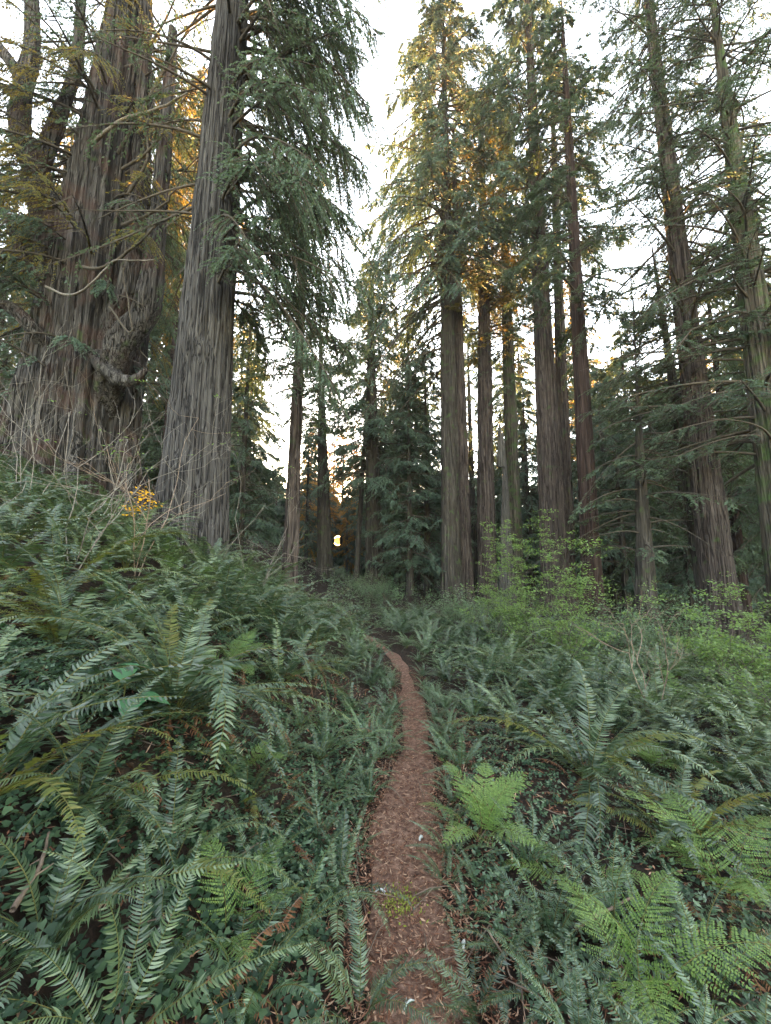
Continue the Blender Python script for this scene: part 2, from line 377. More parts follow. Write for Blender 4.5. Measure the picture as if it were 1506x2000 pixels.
# ------------------------------------------------------------------ ferns
def frond_axis(L, a0, a1, n, yaw=0.0, pw=1.2):
    s = np.linspace(0, 1, n)
    th = a0 + (a1 - a0) * s ** pw; yw = yaw * s ** 1.5
    T = np.stack([np.cos(th) * np.cos(yw), np.cos(th) * np.sin(yw), np.sin(th)], -1)
    P = np.concatenate([[[0, 0, 0]], np.cumsum((T[1:] + T[:-1]) / 2 * L / (n - 1), 0)])
    B = np.stack([-np.sin(yw), np.cos(yw), 0 * yw], -1)
    return s, P, T, B, np.cross(T, B)
def frond_sword(L=1.0, a0=1.2, a1=-0.5, n=34, wmax=0.075, yaw=0.0, m=0, ragged=0.0, start=0.10, pwid=0.8, droop=0.35):
    g = Geo()
    s, P, T, B, N = frond_axis(L, a0, a1, n + 1, yaw)
    tube(g, P[::2] if n % 2 == 0 else P, np.linspace(0.0035, 0.001, len(P[::2] if n % 2 == 0 else P)) * (0.6 + 0.4 * L), 4, 1)
    sp = L / n
    for side in (1, -1):
        ii = np.nonzero(s > start)[0][:-1]
        if ragged: ii = ii[rng.random(len(ii)) > ragged]
        f = (s[ii] - start) / (1 - start)
        w = wmax * L * np.minimum(1, (f / 0.22 + 0.25)) ** 0.7 * np.clip(1 - f, 0.0, 1) ** 0.62 * (1 + 0.14 * rng.normal(size=len(ii)))
        w = np.maximum(w, 0.006)
        p0 = P[ii]; t, bb, nn = T[ii], B[ii] * side, N[ii]
        fwd = 0.22 + 0.35 * f + 0.08 * rng.normal(size=len(ii)); up = 0.12 - droop * rng.random(len(ii))
        d = unit(bb * np.cos(fwd)[:, None] + t * np.sin(fwd)[:, None] + nn * up[:, None])
        tw = 0.45 * rng.normal(size=len(ii)) + 0.25 * rng.normal()
        wt = unit(t + nn * tw[:, None])
        hw = (sp * pwid * 0.5 * np.clip(1.15 - 0.5 * f, 0.3, 2))[:, None]
        w1 = w[:, None]
        d2 = unit(d + t * 0.18 - nn * 0.16)
        q0 = p0; q1 = p0 + d * w1 * 0.35; q2 = q1 + d2 * w1 * 0.35; q3 = q2 + unit(d2 + t * 0.2 - nn * 0.1) * w1 * 0.3
        V = np.stack([q0 - wt * hw * 0.55, q0 + wt * hw * 0.8, q1 - wt * hw * 0.95, q1 + wt * hw * 0.95, q2 - wt * hw * 0.7, q2 + wt * hw * 0.7, q3], 1)
        o = np.arange(len(ii))[:, None] * 7
        Q = np.concatenate([o + np.array([[0, 1, 3, 2]]), o + np.array([[2, 3, 5, 4]])])
        g.add(V, Q, o + np.array([[4, 5, 6]]), m)
    return g
def frond_lady(L=0.7, a0=1.2, a1=-0.2, n=18, wmax=0.24, yaw=0.0, m=0, np2=14):
    """twice-divided frond: each pinna is a small feather of pinnules"""
    g = Geo()
    s, P, T, B, N = frond_axis(L, a0, a1, 41, yaw)
    tube(g, P[::2], np.linspace(0.004, 0.001, 21) * (0.5 + 0.6 * L), 4, 1)
    for side in (1, -1):
        for k in range(n):
            f = k / (n - 1); si = 0.22 + 0.76 * f ** 0.92
            i = min(int(si * 40), 39)
            w = wmax * L * min(1, f / 0.16 + 0.55) * (1 - f) ** 0.75 * (1 + 0.06 * rng.normal()) + 0.012
            fwd = 0.28 + 0.3 * f + 0.05 * rng.normal(); up = 0.05 - 0.12 * rng.random()
            d = unit(B[i] * side * math.cos(fwd) + T[i] * math.sin(fwd) + N[i] * up)
            u = np.linspace(0.06, 1, np2)
            d2 = unit(d[None] + (T[i] * 0.25)[None] * u[:, None] - (N[i] * 0.35)[None] * u[:, None] ** 2)
            q = P[i] + np.concatenate([[[0, 0, 0]], np.cumsum(d2[:-1] * (w / np2), 0)]) + d2 * w / np2 * 0.5
            nn = N[i]
            ac = unit(np.cross(nn, d2))
            pl = (0.50 * 0.78 * L / n) * min(1, w / (0.12 * L) + .25) * np.clip(1.15 - u, 0.1, 1) ** 0.5 + 0.002
            for sg in (1, -1):
                dd = unit(ac * sg + d2 * 0.55 - nn * 0.1 + 0.1 * rng.normal(size=d2.shape))
                leaves(g, q, dd, nn + 0.15 * rng.normal(size=d2.shape), pl, np.minimum(w / np2 * 0.92, pl * 0.62), m)
            leaves(g, q[-1:], d2[-1:], nn[None], np.array([w * 0.12 + .005]), np.array([w / np2 * 0.8]), m)
    return g
SW_VAR = []
def fr_mesh(g, leaf, nm='frond'): return g.mesh(nm, [leaf, M_STIPE], smooth=True)
for k in range(18):
    a0 = [1.35, 1.15, 0.95, 0.75][k % 4] + 0.08 * rng.normal(); a1 = [-0.35, -0.6, -0.75, -0.6][k % 4] + 0.25 * rng.normal()
    SW_VAR.append(frond_sword(1.0, a0, a1, 60, 0.092 + 0.016 * rng.random(), 0.5 * rng.normal(), m=0, ragged=[0.02, 0.03, 0.12][k % 3]))
SW_MESH = [fr_mesh(g, M_SWORD) for g in SW_VAR]
SW_MESH_OLD = [fr_mesh(g, M_SWORD2) for g in SW_VAR[:4]]
LD_VAR = [frond_lady(0.8, [1.3, 1.1, 0.9][k % 3] + 0.08 * rng.normal(), [-0.1, -0.3, -0.5][k % 3], 14 + k % 3, 0.25 + 0.03 * rng.random(), 0.3 * rng.normal()) for k in range(6)]
LD_MESH = [fr_mesh(g, M_LADY) for g in LD_VAR]
DR_VAR = [frond_sword(0.5, [1.35, 1.1, 0.7][k % 3], [0.2, -0.3, -0.4][k % 3], 52, 0.10, 0.4 * rng.normal(), start=0.12, pwid=0.74) for k in range(6)]
DR_MESH = [fr_mesh(g, M_DEER) for g in DR_VAR]
DD_VAR = [frond_sword(0.8, 0.9 - 0.2 * k, -1.8, 46, 0.062, 0.8 * rng.normal(), ragged=0.15, droop=1.3, pwid=0.6) for k in range(3)]
DD_MESH = [fr_mesh(g, M_DEAD, 'dead_frond') for g in DD_VAR]

def slope_tilt(p):
    e = 0.15
    return (float(terrain(p[0] + e, p[1]) - terrain(p[0] - e, p[1])) / (2 * e), float(terrain(p[0], p[1] + e) - terrain(p[0], p[1] - e)) / (2 * e))
def frond_layout(n, spread=1.0, up=0.0):
    """azimuth, extra tilt, roll, scale, variant for n fronds in two rings"""
    out = []
    off = rng.random() * 6.28
    for k in range(n):
        az = off + k * 2.399963 + 0.25 * rng.normal()
        f = k / max(n - 1, 1)
        out.append((az, f, 0.16 * rng.normal(), 0.75 + 0.35 * rng.random()))
    return out
def fern(name, p, L, nf, meshes, label, cat, group, base_len, tilt_up=0.0, old=0, dead=0, az=None, sl=0.35):
    root = empty(name, p, label, cat, group)
    tx, ty = slope_tilt(p)
    for (a, f, roll, sc) in frond_layout(nf):
        if az is not None: a = az[0] + az[1] * rng.normal()
        me = meshes[int(rng.integers(len(meshes)))]
        if old and rng.random() < old: me = SW_MESH_OLD[int(rng.integers(len(SW_MESH_OLD)))]
        # lean the outer ring outward, and follow part of the slope
        pitch = -(0.35 * (1 - f) - 0.25 + tilt_up) * -1
        sl_t = sl * (tx * math.cos(a) + ty * math.sin(a))
        o = link('frond', me, root, (0.02 * math.cos(a), 0.02 * math.sin(a), -0.02))
        o.rotation_euler = (Matrix.Rotation(a, 3, 'Z') @ Matrix.Rotation(-pitch * 0 - tilt_up + 0.22 * (1 - 2 * f) * 0.6 - sl_t, 3, 'Y') @ Matrix.Rotation(roll, 3, 'X')).to_euler()
        s_ = L / base_len * sc
        o.scale = (s_, s_, s_)
    for k in range(dead):
        a = rng.random() * 6.28
        o = link('dead_frond', DD_MESH[int(rng.integers(3))], root, (0, 0, 0.0))
        o.rotation_euler = (0.2 * rng.normal(), 0.5 + 0.2 * rng.normal(), a)
        s_ = L * (0.6 + 0.3 * rng.random()); o.scale = (s_, s_, s_)
        o['label'] = 'withered brown frond'
    return root
def clump(variants, n, mats, up=0.0):
    g = Geo()
    for (a, f, roll, sc) in frond_layout(n):
        v = variants[int(rng.integers(len(variants)))]
        M = Matrix.Rotation(a, 4, 'Z') @ Matrix.Rotation(-up + 0.13 * (1 - 2 * f), 4, 'Y') @ Matrix.Rotation(roll, 4, 'X') @ Matrix.Scale(sc, 4)
        g.merge(v.arrays(), np.array(M))
    return g.mesh('fern_clump', mats)
SW_CLUMP = [clump(SW_VAR, 15 + k, [M_SWORD, M_STIPE]) for k in range(5)]
LD_CLUMP = [clump(LD_VAR, 7 + k, [M_LADY, M_STIPE]) for k in range(4)]
DR_CLUMP = [clump(DR_VAR, 12 + k, [M_DEER, M_STIPE]) for k in range(4)]

placed = []
def claim(p, r):
    placed.append((p[0], p[1], r))
def free(p, r):
    for (x, y, q) in placed:
        if (x - p[0]) ** 2 + (y - p[1]) ** 2 < (r + q) ** 2: return False
    return True

def hero(kind, px, py, L, nf, label, **kw):
    p = ground_at(px, py)
    claim(p, kw.pop('room', L * (0.42 if kind == 'sword' else 0.25)))
    if kind == 'sword': return fern('sword_fern', p, L, nf, SW_MESH, label, 'fern', 'sword ferns on the forest floor', 1.0, **kw)
    if kind == 'lady': return fern('lady_fern', p, L, nf, LD_MESH, label, 'fern', 'light green lady ferns', 0.8, **kw)
    if kind == 'deer': return fern('deer_fern', p, L, nf, DR_MESH, label, 'fern', 'narrow deer ferns', 0.5, **kw)
hero('sword', 335, 1400, 1.2, 34, 'largest dark sword fern on the left bank, arching over the trillium', room=0.6, tilt_up=-0.05, old=0.12, dead=9)
hero('sword', 1150, 1520, 1.2, 24, 'large blue-green sword fern with long arching fronds right of the trail', room=1.05, tilt_up=-0.12, old=0.08, dead=1)
hero('sword', 1330, 1660, 0.85, 16, 'sword fern with yellowing fronds in front of the large blue-green one', old=0.25, dead=2)
hero('sword', -30, 1560, 1.0, 18, 'sword fern at the left edge reaching olive fronds toward the trillium', old=0.25)
hero('sword', 20, 1060, 1.0, 20, 'bright sword fern high on the bank at the left edge', old=0.15)
hero('sword', 90, 1860, 0.62, 13, 'sword fern in the bottom left corner above the sorrel', dead=1)
hero('sword', 215, 2040, 0.55, 12, 'sword fern cut off by the bottom edge, left of the brown curled fronds', dead=2)
hero('sword', 480, 1560, 0.6, 12, 'small sword fern with brown fronds below the largest bank fern', old=0.1, dead=4)
hero('sword', 600, 1210, 1.0, 20, 'silvery sword fern leaning toward the far bend of the trail')
hero('sword', 430, 1130, 1.1, 20, 'upright sword fern in front of the furrowed grey trunk', old=0.1)
hero('sword', 660, 1760, 0.5, 12, 'low sword fern spilling over the left edge of the trail')
hero('sword', 700, 1990, 0.45, 12, 'low sword fern at the bottom edge just left of the trail')
hero('sword', 930, 1990, 0.42, 13, 'low sword fern at the bottom edge just right of the trail')
hero('sword', 120, 1270, 1.0, 22, 'dark sword fern above and left of the trilliums', room=0.3, old=0.15, dead=3)
hero('sword', 545, 1340, 0.9, 20, 'sword fern arching over the slope between the largest fern and the trail', room=0.3, old=0.1, dead=3)
hero('sword', 150, 1600, 0.75, 16, 'sword fern below the trilliums with fronds bent downhill', room=0.25, old=0.1, dead=3)
hero('sword', 330, 1700, 0.6, 14, 'small sword fern in the shaded left foreground above the lit lady fern', room=0.2, old=0.1, dead=3)
hero('sword', 1010, 1440, 0.85, 18, 'sword fern close to the trail left of the blue-green one', room=0.3, old=0.08, dead=2)
hero('sword', 1420, 1530, 0.95, 18, 'sword fern at the right edge behind the yellowing one', room=0.3, old=0.08, dead=2)
hero('lady', 940, 1640, 0.5, 9, 'bright green lady fern standing beside the trail', tilt_up=0.25)
hero('lady', 1250, 1985, 0.66, 5, 'tallest bright lady fern in the bottom right corner', tilt_up=0.2, dead=3)
hero('lady', 1130, 1740, 0.45, 4, 'lady fern bending toward the trail above the ladder-like fronds')
hero('lady', 1430, 1760, 0.65, 9, 'lady fern spreading at the right edge over brown fronds', dead=4)
hero('lady', 445, 1850, 0.4, 5, 'bright lady fern with three lit fronds in the shaded left foreground', tilt_up=0.1)
hero('lady', 470, 1500, 0.3, 6, 'tiny bright lady fern below the left bank')
hero('deer', 1075, 1850, 0.5, 14, 'deer fern with upright ladder-like fronds right of the trail', tilt_up=0.25)
for (px, py, L, lab) in ((1165, 1890, 0.5, 'withered brown fern hanging behind the bright corner lady fern'), (1420, 1850, 0.6, 'withered brown fern at the right edge under the lady fern'),
                         (370, 1990, 0.4, 'curled brown dead fern at the bottom edge left of the trail'), (540, 1580, 0.45, 'brown dead fern lying on the left slope below the largest fern'), (40, 1120, 0.6, 'rust brown dead fern high on the bank at the left edge'), (905, 1420, 0.4, 'rusty dead fern between green ones right of the trail')):
    p = ground_at(px, py); fern('dead_fern', p, L, 10, DD_MESH, lab, 'dead fern', 'dead ferns', 0.8)
hero('deer', 900, 1500, 0.5, 14, 'bluish deer fern drooping over the right edge of the trail')
hero('deer', 620, 1640, 0.36, 10, 'deer fern halfway down the left verge')

def where(p):
    s = p[0] - float(path_x(p[1]))
    return s, ('left' if s < 0 else 'right')
used_labels = set()
FERN_MARKS = [(165, 'ancient gnarled redwood'), (390, 'massive furrowed trunk'), (573, 'slender bare-stemmed tree'), (660, 'setting sun'), (729, 'conical conifer'), (880, 'split shaggy redwood'), (985, 'pale snag'), (1085, 'thickest grey-brown redwood'), (1155, 'dark reddish redwood'), (1262, 'dark curved-limb trunk'), (1400, 'leaning grey redwood'), (1500, 'mossy edge redwood')]
def spot_label(what, p):
    s, side = where(p)
    x = pix(p)[0]
    name, mx = min(((m[1], m[0]) for m in FERN_MARKS), key=lambda m: abs(m[1] - x))
    rel = 'straight below' if abs(x - mx) < 22 else ('below and left of' if x < mx else 'below and right of')
    for d in range(1, 4):
        lab = f"{what} {p[1]:.{d}f} metres ahead, {rel} the {name}"
        if lab not in used_labels: break
    used_labels.add(lab)
    return lab
def visible(p, margin=60):
    if p[1] < 0.3: return False
    x, y, t = pix(np.array([p[0], p[1], p[2] + 0.3]))
    return t > 0.3 and -margin < x < 1506 + margin and 600 < y < 2000 + margin
def scatter(count, ylo, yhi, slo, shi, r0, fn, tries=60, ypow=1.5):
    n = 0
    for _ in range(count * tries):
        if n >= count: break
        y = ylo + (yhi - ylo) * rng.random() ** ypow
        s = slo + (shi - slo) * rng.random()
        x = float(path_x(y)) + s
        p = np.array([x, y, float(terrain(x, y))])
        if math.hypot(x, y) < 0.95 or not visible(p) or not free(p, r0 * (0.7 + 0.05 * y)): continue
        claim(p, r0 * (0.7 + 0.05 * y)); fn(p); n += 1
    return n
NEAR = 4.2
def put_sword(p):
    L = (0.75 + 0.5 * rng.random()) * (1.0 if abs(where(p)[0]) > 0.9 else 0.6)
    if where(p)[0] < -2.2 and p[1] > 2.5: L *= 1.05
    if p[1] < 2.2: L *= 0.62
    what = 'tall sword fern' if L > 0.95 else ('sword fern' if L > 0.6 else 'low sword fern')
    lab = spot_label(what, p)
    if p[1] < NEAR:
        fern('sword_fern', p, L, int(11 + 7 * rng.random()), SW_MESH, lab, 'fern', 'sword ferns on the forest floor', 1.0, old=0.07, dead=int(rng.random() < 0.6) + 2 * int(rng.random() < 0.4))
    else:
        o = link('sword_fern', SW_CLUMP[int(rng.integers(5))], None, tuple(p), (0.1 * rng.normal(), 0.1 * rng.normal(), rng.random() * 6.28), L * 1.05)
        tag(o, lab, 'fern', 'sword ferns on the forest floor')
def put_deer(p):
    L = (0.35 + 0.3 * rng.random()) * (0.55 if abs(where(p)[0]) < 0.42 else (0.8 if abs(where(p)[0]) < 0.7 else 1.0))
    lab = spot_label('small deer fern', p)
    if p[1] < NEAR - 1.2:
        fern('deer_fern', p, L, int(9 + 6 * rng.random()), DR_MESH, lab, 'fern', 'narrow deer ferns', 0.5)
    else:
        o = link('deer_fern', DR_CLUMP[int(rng.integers(4))], None, tuple(p), (0.1 * rng.normal(), 0.1 * rng.normal(), rng.random() * 6.28), L * 2.0)
        tag(o, lab, 'fern', 'narrow deer ferns')
def put_lady(p):
    L = 0.35 + 0.35 * rng.random()
    lab = spot_label('lady fern', p)
    if p[1] < NEAR - 1.2:
        fern('lady_fern', p, L, int(5 + 4 * rng.random()), LD_MESH, lab, 'fern', 'light green lady ferns', 0.8)
    else:
        o = link('lady_fern', LD_CLUMP[int(rng.integers(4))], None, tuple(p), (0.1 * rng.normal(), 0.1 * rng.normal(), rng.random() * 6.28), L * 1.25)
        tag(o, lab, 'fern', 'light green lady ferns')
claim(ground_at(262, 1440), 0.22); claim(ground_at(235, 1405), 0.15)
scatter(24, 1.3, 3.8, 0.28, 1.2, 0.12, put_deer, ypow=1.0)
scatter(20, 1.3, 3.8, -0.9, -0.28, 0.12, put_deer, ypow=1.0)
scatter(46, 1.0, 5.0, -4.4, -0.55, 0.25, put_sword, ypow=1.0)
scatter(34, 1.2, 5.0, 0.6, 5.0, 0.28, put_sword, ypow=1.0)
scatter(16, 1.2, 5.0, 0.6, 5.0, 0.22, put_lady, ypow=1.0)
scatter(100, 4.0, 16, -11, -0.45, 0.32, put_sword, ypow=1.2)
scatter(90, 4.0, 15, 0.5, 11, 0.32, put_sword, ypow=1.2)
scatter(26, 1.9, 6.5, 0.20, 0.38, 0.07, put_deer, ypow=1.0)
scatter(22, 1.9, 6.5, -0.38, -0.21, 0.07, put_deer, ypow=1.0)
scatter(70, 3.6, 9, 0.30, 2.6, 0.16, put_deer)
scatter(50, 3.6, 9, -1.8, -0.30, 0.16, put_deer)
scatter(30, 3.0, 10, 0.5, 5.0, 0.22, put_lady)
scatter(14, 2.0, 10, -4, -0.5, 0.22, put_lady)

# ------------------------------------------------------------------ low ground cover, litter
def scatter_pts(n, ylo, yhi, slo, shi, ypow=1.4):
    y = ylo + (yhi - ylo) * rng.random(n) ** ypow
    s = slo + (shi - slo) * rng.random(n)
    x = path_x(y) + s
    return np.stack([x, y, terrain(x, y)], -1)
g = Geo()
def sorrel(P, size):
    n = len(P); h = size * (0.6 + 1.2 * rng.random(n))
    C = P + np.stack([0.02 * rng.normal(size=n), 0.02 * rng.normal(size=n), h], -1)
    a0 = rng.random(n) * 6.28
    tl = unit(np.stack([0.35 * rng.normal(size=n), 0.35 * rng.normal(size=n) - 0.2, np.ones(n)], -1))
    for k in range(3):
        a = a0 + k * 2.094
        D = np.stack([np.cos(a), np.sin(a), np.zeros(n)], -1); D = unit(D - tl * (D * tl).sum(-1, keepdims=True) - 0.12 * tl)
        S = np.cross(tl, D)
        L = (size * (0.55 + 0.3 * rng.random(n)))[:, None] if np.isscalar(size) else (size * (0.55 + 0.3 * rng.random(n)))[:, None]
        up = tl * L * 0.18
        # a heart: two lobes folded along the midrib
        V = np.stack([C, C + D * L * 0.55 + S * L * 0.42 + up * 0.6, C + D * L * 0.98 + S * L * 0.40 + up * 0.5, C + D * L * 0.82, C + D * L * 0.98 - S * L * 0.40 + up * 0.5, C + D * L * 0.55 - S * L * 0.42 + up * 0.6], 1)
        o = np.arange(n)[:, None] * 6
        g.add(V, np.concatenate([o + np.array([[0, 1, 2, 3]]), o + np.array([[0, 3, 4, 5]])]), None, 0)
P = scatter_pts(3600, 0.55, 4.5, -2.6, -0.34); sorrel(P, 0.030 + 0.016 * rng.random(len(P)))
P = scatter_pts(1800, 0.7, 2.6, -2.4, -0.36, 1.0); sorrel(P, 0.028 + 0.016 * rng.random(len(P)))
P = scatter_pts(3200, 0.8, 4.5, 0.36, 3.0); sorrel(P, 0.026 + 0.014 * rng.random(len(P)))
tag(link('ground_cover', g.mesh('ground_cover', [M_SORREL])), 'carpet of clover-like sorrel leaves under the ferns', 'ground cover', kind='stuff')

g = Geo()
def sprigs(P, hmax, n_l=8, lsz=0.03, m=0):
    n = len(P)
    for k in range(n_l):
        f = (k + 1) / n_l
        a = rng.random(n) * 6.28
        h = hmax * f * (0.6 + 0.4 * rng.random(n))
        C = P + np.stack([0.10 * hmax * rng.normal(size=n), 0.10 * hmax * rng.normal(size=n), h], -1)
        D = np.stack([np.cos(a), np.sin(a), 0.15 + 0.35 * rng.normal(size=n)], -1)
        N = np.stack([0.3 * rng.normal(size=n), 0.3 * rng.normal(size=n), np.ones(n)], -1)
        L = lsz * (0.7 + 0.8 * rng.random(n))
        leaves(g, C, D, N, L, L * 0.5, m, 0.08)
sprigs(scatter_pts(900, 2.0, 6, -2.4, -0.24), 0.14, 9, 0.026, 0)
sprigs(scatter_pts(1000, 2.0, 6, 0.24, 3.5), 0.13, 9, 0.025, 0)
sprigs(scatter_pts(1600, 6, 24, -12, -0.5), 0.45, 14, 0.06, 1)
sprigs(scatter_pts(2000, 6, 24, 0.5, 16), 0.4, 14, 0.06, 1)
sprigs(scatter_pts(2500, 20, 60, -30, 34, 1.0), 0.9, 12, 0.16, 1)
tag(link('undergrowth', g.mesh('undergrowth', [M_DEER, M_SALAL])), 'leafy low undergrowth between the ferns', 'undergrowth', kind='stuff')

g = Geo()
def chips(P, l0, l1, w, tilt=0.2):
    n = len(P); a = rng.random(n) * 6.28
    D = np.stack([np.cos(a), np.sin(a), tilt * rng.normal(size=n)], -1)
    N = np.stack([tilt * rng.normal(size=n), tilt * rng.normal(size=n), np.ones(n)], -1)
    L = l0 + (l1 - l0) * rng.random(n) ** 2
    P = P + np.array([0, 0, 0.016]) + np.stack([0 * a, 0 * a, 0.008 * rng.random(n)], -1)
    leaves(g, P - unit(D) * L[:, None] * 0.5, D, N, L, w * (0.5 + rng.random(n)), 0, 0.03)
chips(scatter_pts(15000, 0.9, 7.0, -0.29, 0.29, 1.3), 0.010, 0.055, 0.0045)
chips(scatter_pts(3500, 0.9, 5.0, -0.5, -0.17, 1.2), 0.012, 0.07, 0.006, 0.35)
chips(scatter_pts(3500, 0.9, 5.0, 0.17, 0.5, 1.2), 0.012, 0.07, 0.006, 0.35)
chips(scatter_pts(1500, 0.9, 8.0, -0.27, 0.27, 1.3), 0.015, 0.035, 0.009)
chips(scatter_pts(4500, 0.6, 5.0, -2.4, -0.28, 1.2), 0.02, 0.10, 0.009, 0.5)
chips(scatter_pts(3500, 0.8, 5.0, 0.28, 3.0, 1.2), 0.02, 0.10, 0.009, 0.5)
for k in range(320):                                    # fallen brown fronds among the litter
    side = -1 if k % 2 else 1
    P = scatter_pts(1, 1.5, 5.0, *((-2.6, -0.35) if side < 0 else (0.35, 3.2)), 1.2)[0]
    M = Matrix.Translation(P + [0, 0, 0.02]) @ Matrix.Rotation(rng.random() * 6.28, 4, 'Z') @ Matrix.Rotation(0.55 + 0.3 * rng.normal(), 4, 'Y') @ Matrix.Scale(0.45 + 0.4 * rng.random(), 4)
    va, qa, ta, qma, tma = DD_VAR[k % 3].arrays()
    g.merge((va, qa, ta, np.where(qma == 0, 2, 1).astype(np.int32), np.where(tma == 0, 2, 1).astype(np.int32)), np.array(M))
for k in range(220):                                     # fine fallen twigs
    P = scatter_pts(1, 0.9, 5.0, -2.0, 2.0, 1.2)[0] + [0, 0, 0.03]
    d = unit(rng.normal(size=3) * [1, 1, 0.15]); L_ = 0.08 + 0.25 * rng.random()
    tube(g, [P - d * L_ / 2, P + 0.01 * rng.normal(size=3), P + d * L_ / 2], [0.003, 0.003, 0.0015], 4, 1)
tag(link('leaf_litter', g.mesh('leaf_litter', [M_DEADL, M_STICK, M_DEAD])), 'reddish bark chips and needles littering the trail', 'litter', kind='stuff')

g = Geo()
P = ground_at(782, 1772); n = 260
Q = P + np.stack([0.055 * rng.normal(size=n), 0.05 * rng.normal(size=n), 0.015 + 0.012 * rng.random(n)], -1)
leaves(g, Q, rng.normal(size=(n, 3)) * [1, 1, .6] + [0, 0, .4], rng.normal(size=(n, 3)), 0.012 + 0.014 * rng.random(n), 0.006 + 0.004 * rng.random(n), 0)
tag(link('moss_patch', g.mesh('moss_patch', [M_MOSS])), 'yellow-green patch of moss in the middle of the trail', 'moss', kind='stuff')

# pale curled scraps on the trail
for (px, py, ln, a, lab) in ((906, 1858, 0.05, 1.4, 'white curled scrap at the right edge of the trail'), (822, 1645, 0.035, 1.1, 'small white scrap farther up the trail'),
                             (742, 1752, 0.06, 0.1, 'pale whitish twig lying left of the moss patch'), (800, 1975, 0.05, 0.6, 'pale lichen tuft at the bottom of the trail')):
    p = ground_at(px, py) + [0, 0, 0.022]
    g = Geo()
    u = np.linspace(-0.5, 0.5, 8)
    c = np.stack([u * ln * math.cos(a) + 0.0025 * np.sin(u * 7), u * ln * math.sin(a), 0.008 * np.cos(u * 5)], -1)
    tube(g, c, 0.004 * (1.2 - np.abs(u)) * (1.6 if 'scrap' in lab else 0.8), 6, 0, 0.15)
    if 'tuft' in lab or 'twig' in lab:
        for k in range(7):
            b0 = c[int(rng.integers(8))]; d = unit(rng.normal(size=3) * [1, 1, 0.4])
            tube(g, [b0, b0 + d * 0.012, b0 + d * 0.022 + [0, 0, .004]], [0.0016, 0.0012, 0.0006], 4, 0)
    tag(link('lichen_scrap', g.mesh('lichen_scrap', [M_WHITE]), None, tuple(p)), lab, 'scrap', 'pale scraps on the trail')

# sticks on the bank
def stick(p0, p1, r, lab, lift=0.08):
    a, b = ground_at(*p0) + [0, 0, lift], ground_at(*p1) + [0, 0, lift * 0.5]
    u = np.linspace(0, 1, 12)[:, None]
    c = a + (b - a) * u + 0.0035 * np.cumsum(rng.normal(size=(12, 3)), 0) * np.sin(u * 3.14)
    c -= a
    g = Geo(); tube(g, c, np.linspace(r, r * 0.5, 12), 8, 0, 0.12)
    for k in (4, 7):
        d = unit(rng.normal(size=3)); tube(g, [c[k], c[k] + d * 0.03, c[k] + d * 0.05], [r * .4, r * .3, r * .15], 5, 0)
    tag(link('stick', g.mesh('stick', [M_STICK]), None, tuple(a)), lab, 'stick', 'dead sticks in the foreground')
stick((15, 1860), (92, 1660), 0.0085, 'thick dead stick leaning on the left bank above the sorrel', 0.10)
stick((180, 1850), (250, 1740), 0.008, 'thin split stick below the bank fern, right of the thick stick', 0.10)
stick((1130, 1890), (1240, 1790), 0.010, 'bent dead stick behind the bright corner lady fern', 0.15)
stick((955, 1850), (1000, 1930), 0.005, 'thin tan stick beside the white scrap', 0.06)

# trillium: two plants of three broad leaves
def trillium(px, py, h, rad, lab):
    p = ground_at(px, py)
    root = empty('trillium', p, lab, 'plant', 'trilliums on the left bank')
    g = Geo(); tube(g, [[0, 0, -.03], [0.01, 0, h * .5], [0.03, -0.03, h]], [0.004, 0.0035, 0.003], 6)
    link('stem', g.mesh('stem', [M_STIPE]), root)
    a0 = rng.random() * 6
    for k in range(3):
        a = a0 + k * 2.09
        g = Geo()
        us = np.linspace(0, 1, 9); vs = np.linspace(-1, 1, 7)
        U, V = np.meshgrid(us, vs, indexing='ij')
        W = 0.48 * np.sin(np.pi * U ** 0.8) ** 0.75 * (1 - 0.35 * U)
        x = U * rad; y = V * W * rad; z = -0.25 * rad * U ** 2 + 0.10 * rad * np.abs(V) * W - 0.03 * rad * (np.abs(V) < 0.2) + 0.015 * rad * np.cos(U * 14) * np.abs(V)
        ii = np.arange(63).reshape(9, 7)
        g.add(np.stack([x, y, z], -1), np.stack([ii[:-1, :-1], ii[1:, :-1], ii[1:, 1:], ii[:-1, 1:]], -1))
        o = link('leaf', g.mesh('leaf', [M_TRIL]), root, (0.03, -0.03, h), (0.1 * rng.normal(), 0.12 + 0.1 * rng.normal(), a))
trillium(262, 1440, 0.20, 0.15, 'lower trillium with three broad green leaves on the left bank')
trillium(235, 1405, 0.27, 0.14, 'upper trillium behind the lower one, leaves partly hidden by ferns')

# ------------------------------------------------------------------ trees
def flute(a, z, amp, seed, n0=9):
    r = np.random.default_rng(seed)
    out = np.zeros(np.broadcast(a, z).shape)
    for k, w in ((2, .5), (3, .45), (5, .45), (n0, .5), (n0 * 2 - 1, .45), (n0 * 3 + 1, .35), (n0 * 5, .25)):
        ph = r.random() * 6.28; dr = r.normal() * 0.16
        out += w * np.sin(k * a + ph + dr * z + 0.5 * np.sin(z * (0.35 + 0.3 * r.random()) + ph))
    return amp * out
def vnoise(u, v, Nu, seed):
    t = np.random.default_rng(seed).random((Nu, 257))
    iu = np.floor(u).astype(int); iv = np.floor(v).astype(int); fu = u - iu; fv = v - iv
    fu = fu * fu * (3 - 2 * fu); fv = fv * fv * (3 - 2 * fv)
    a, b_, c, d = iu % Nu, (iu + 1) % Nu, iv % 257, (iv + 1) % 257
    return (t[a, c] * (1 - fu) + t[b_, c] * fu) * (1 - fv) + (t[a, d] * (1 - fu) + t[b_, d] * fu) * fv
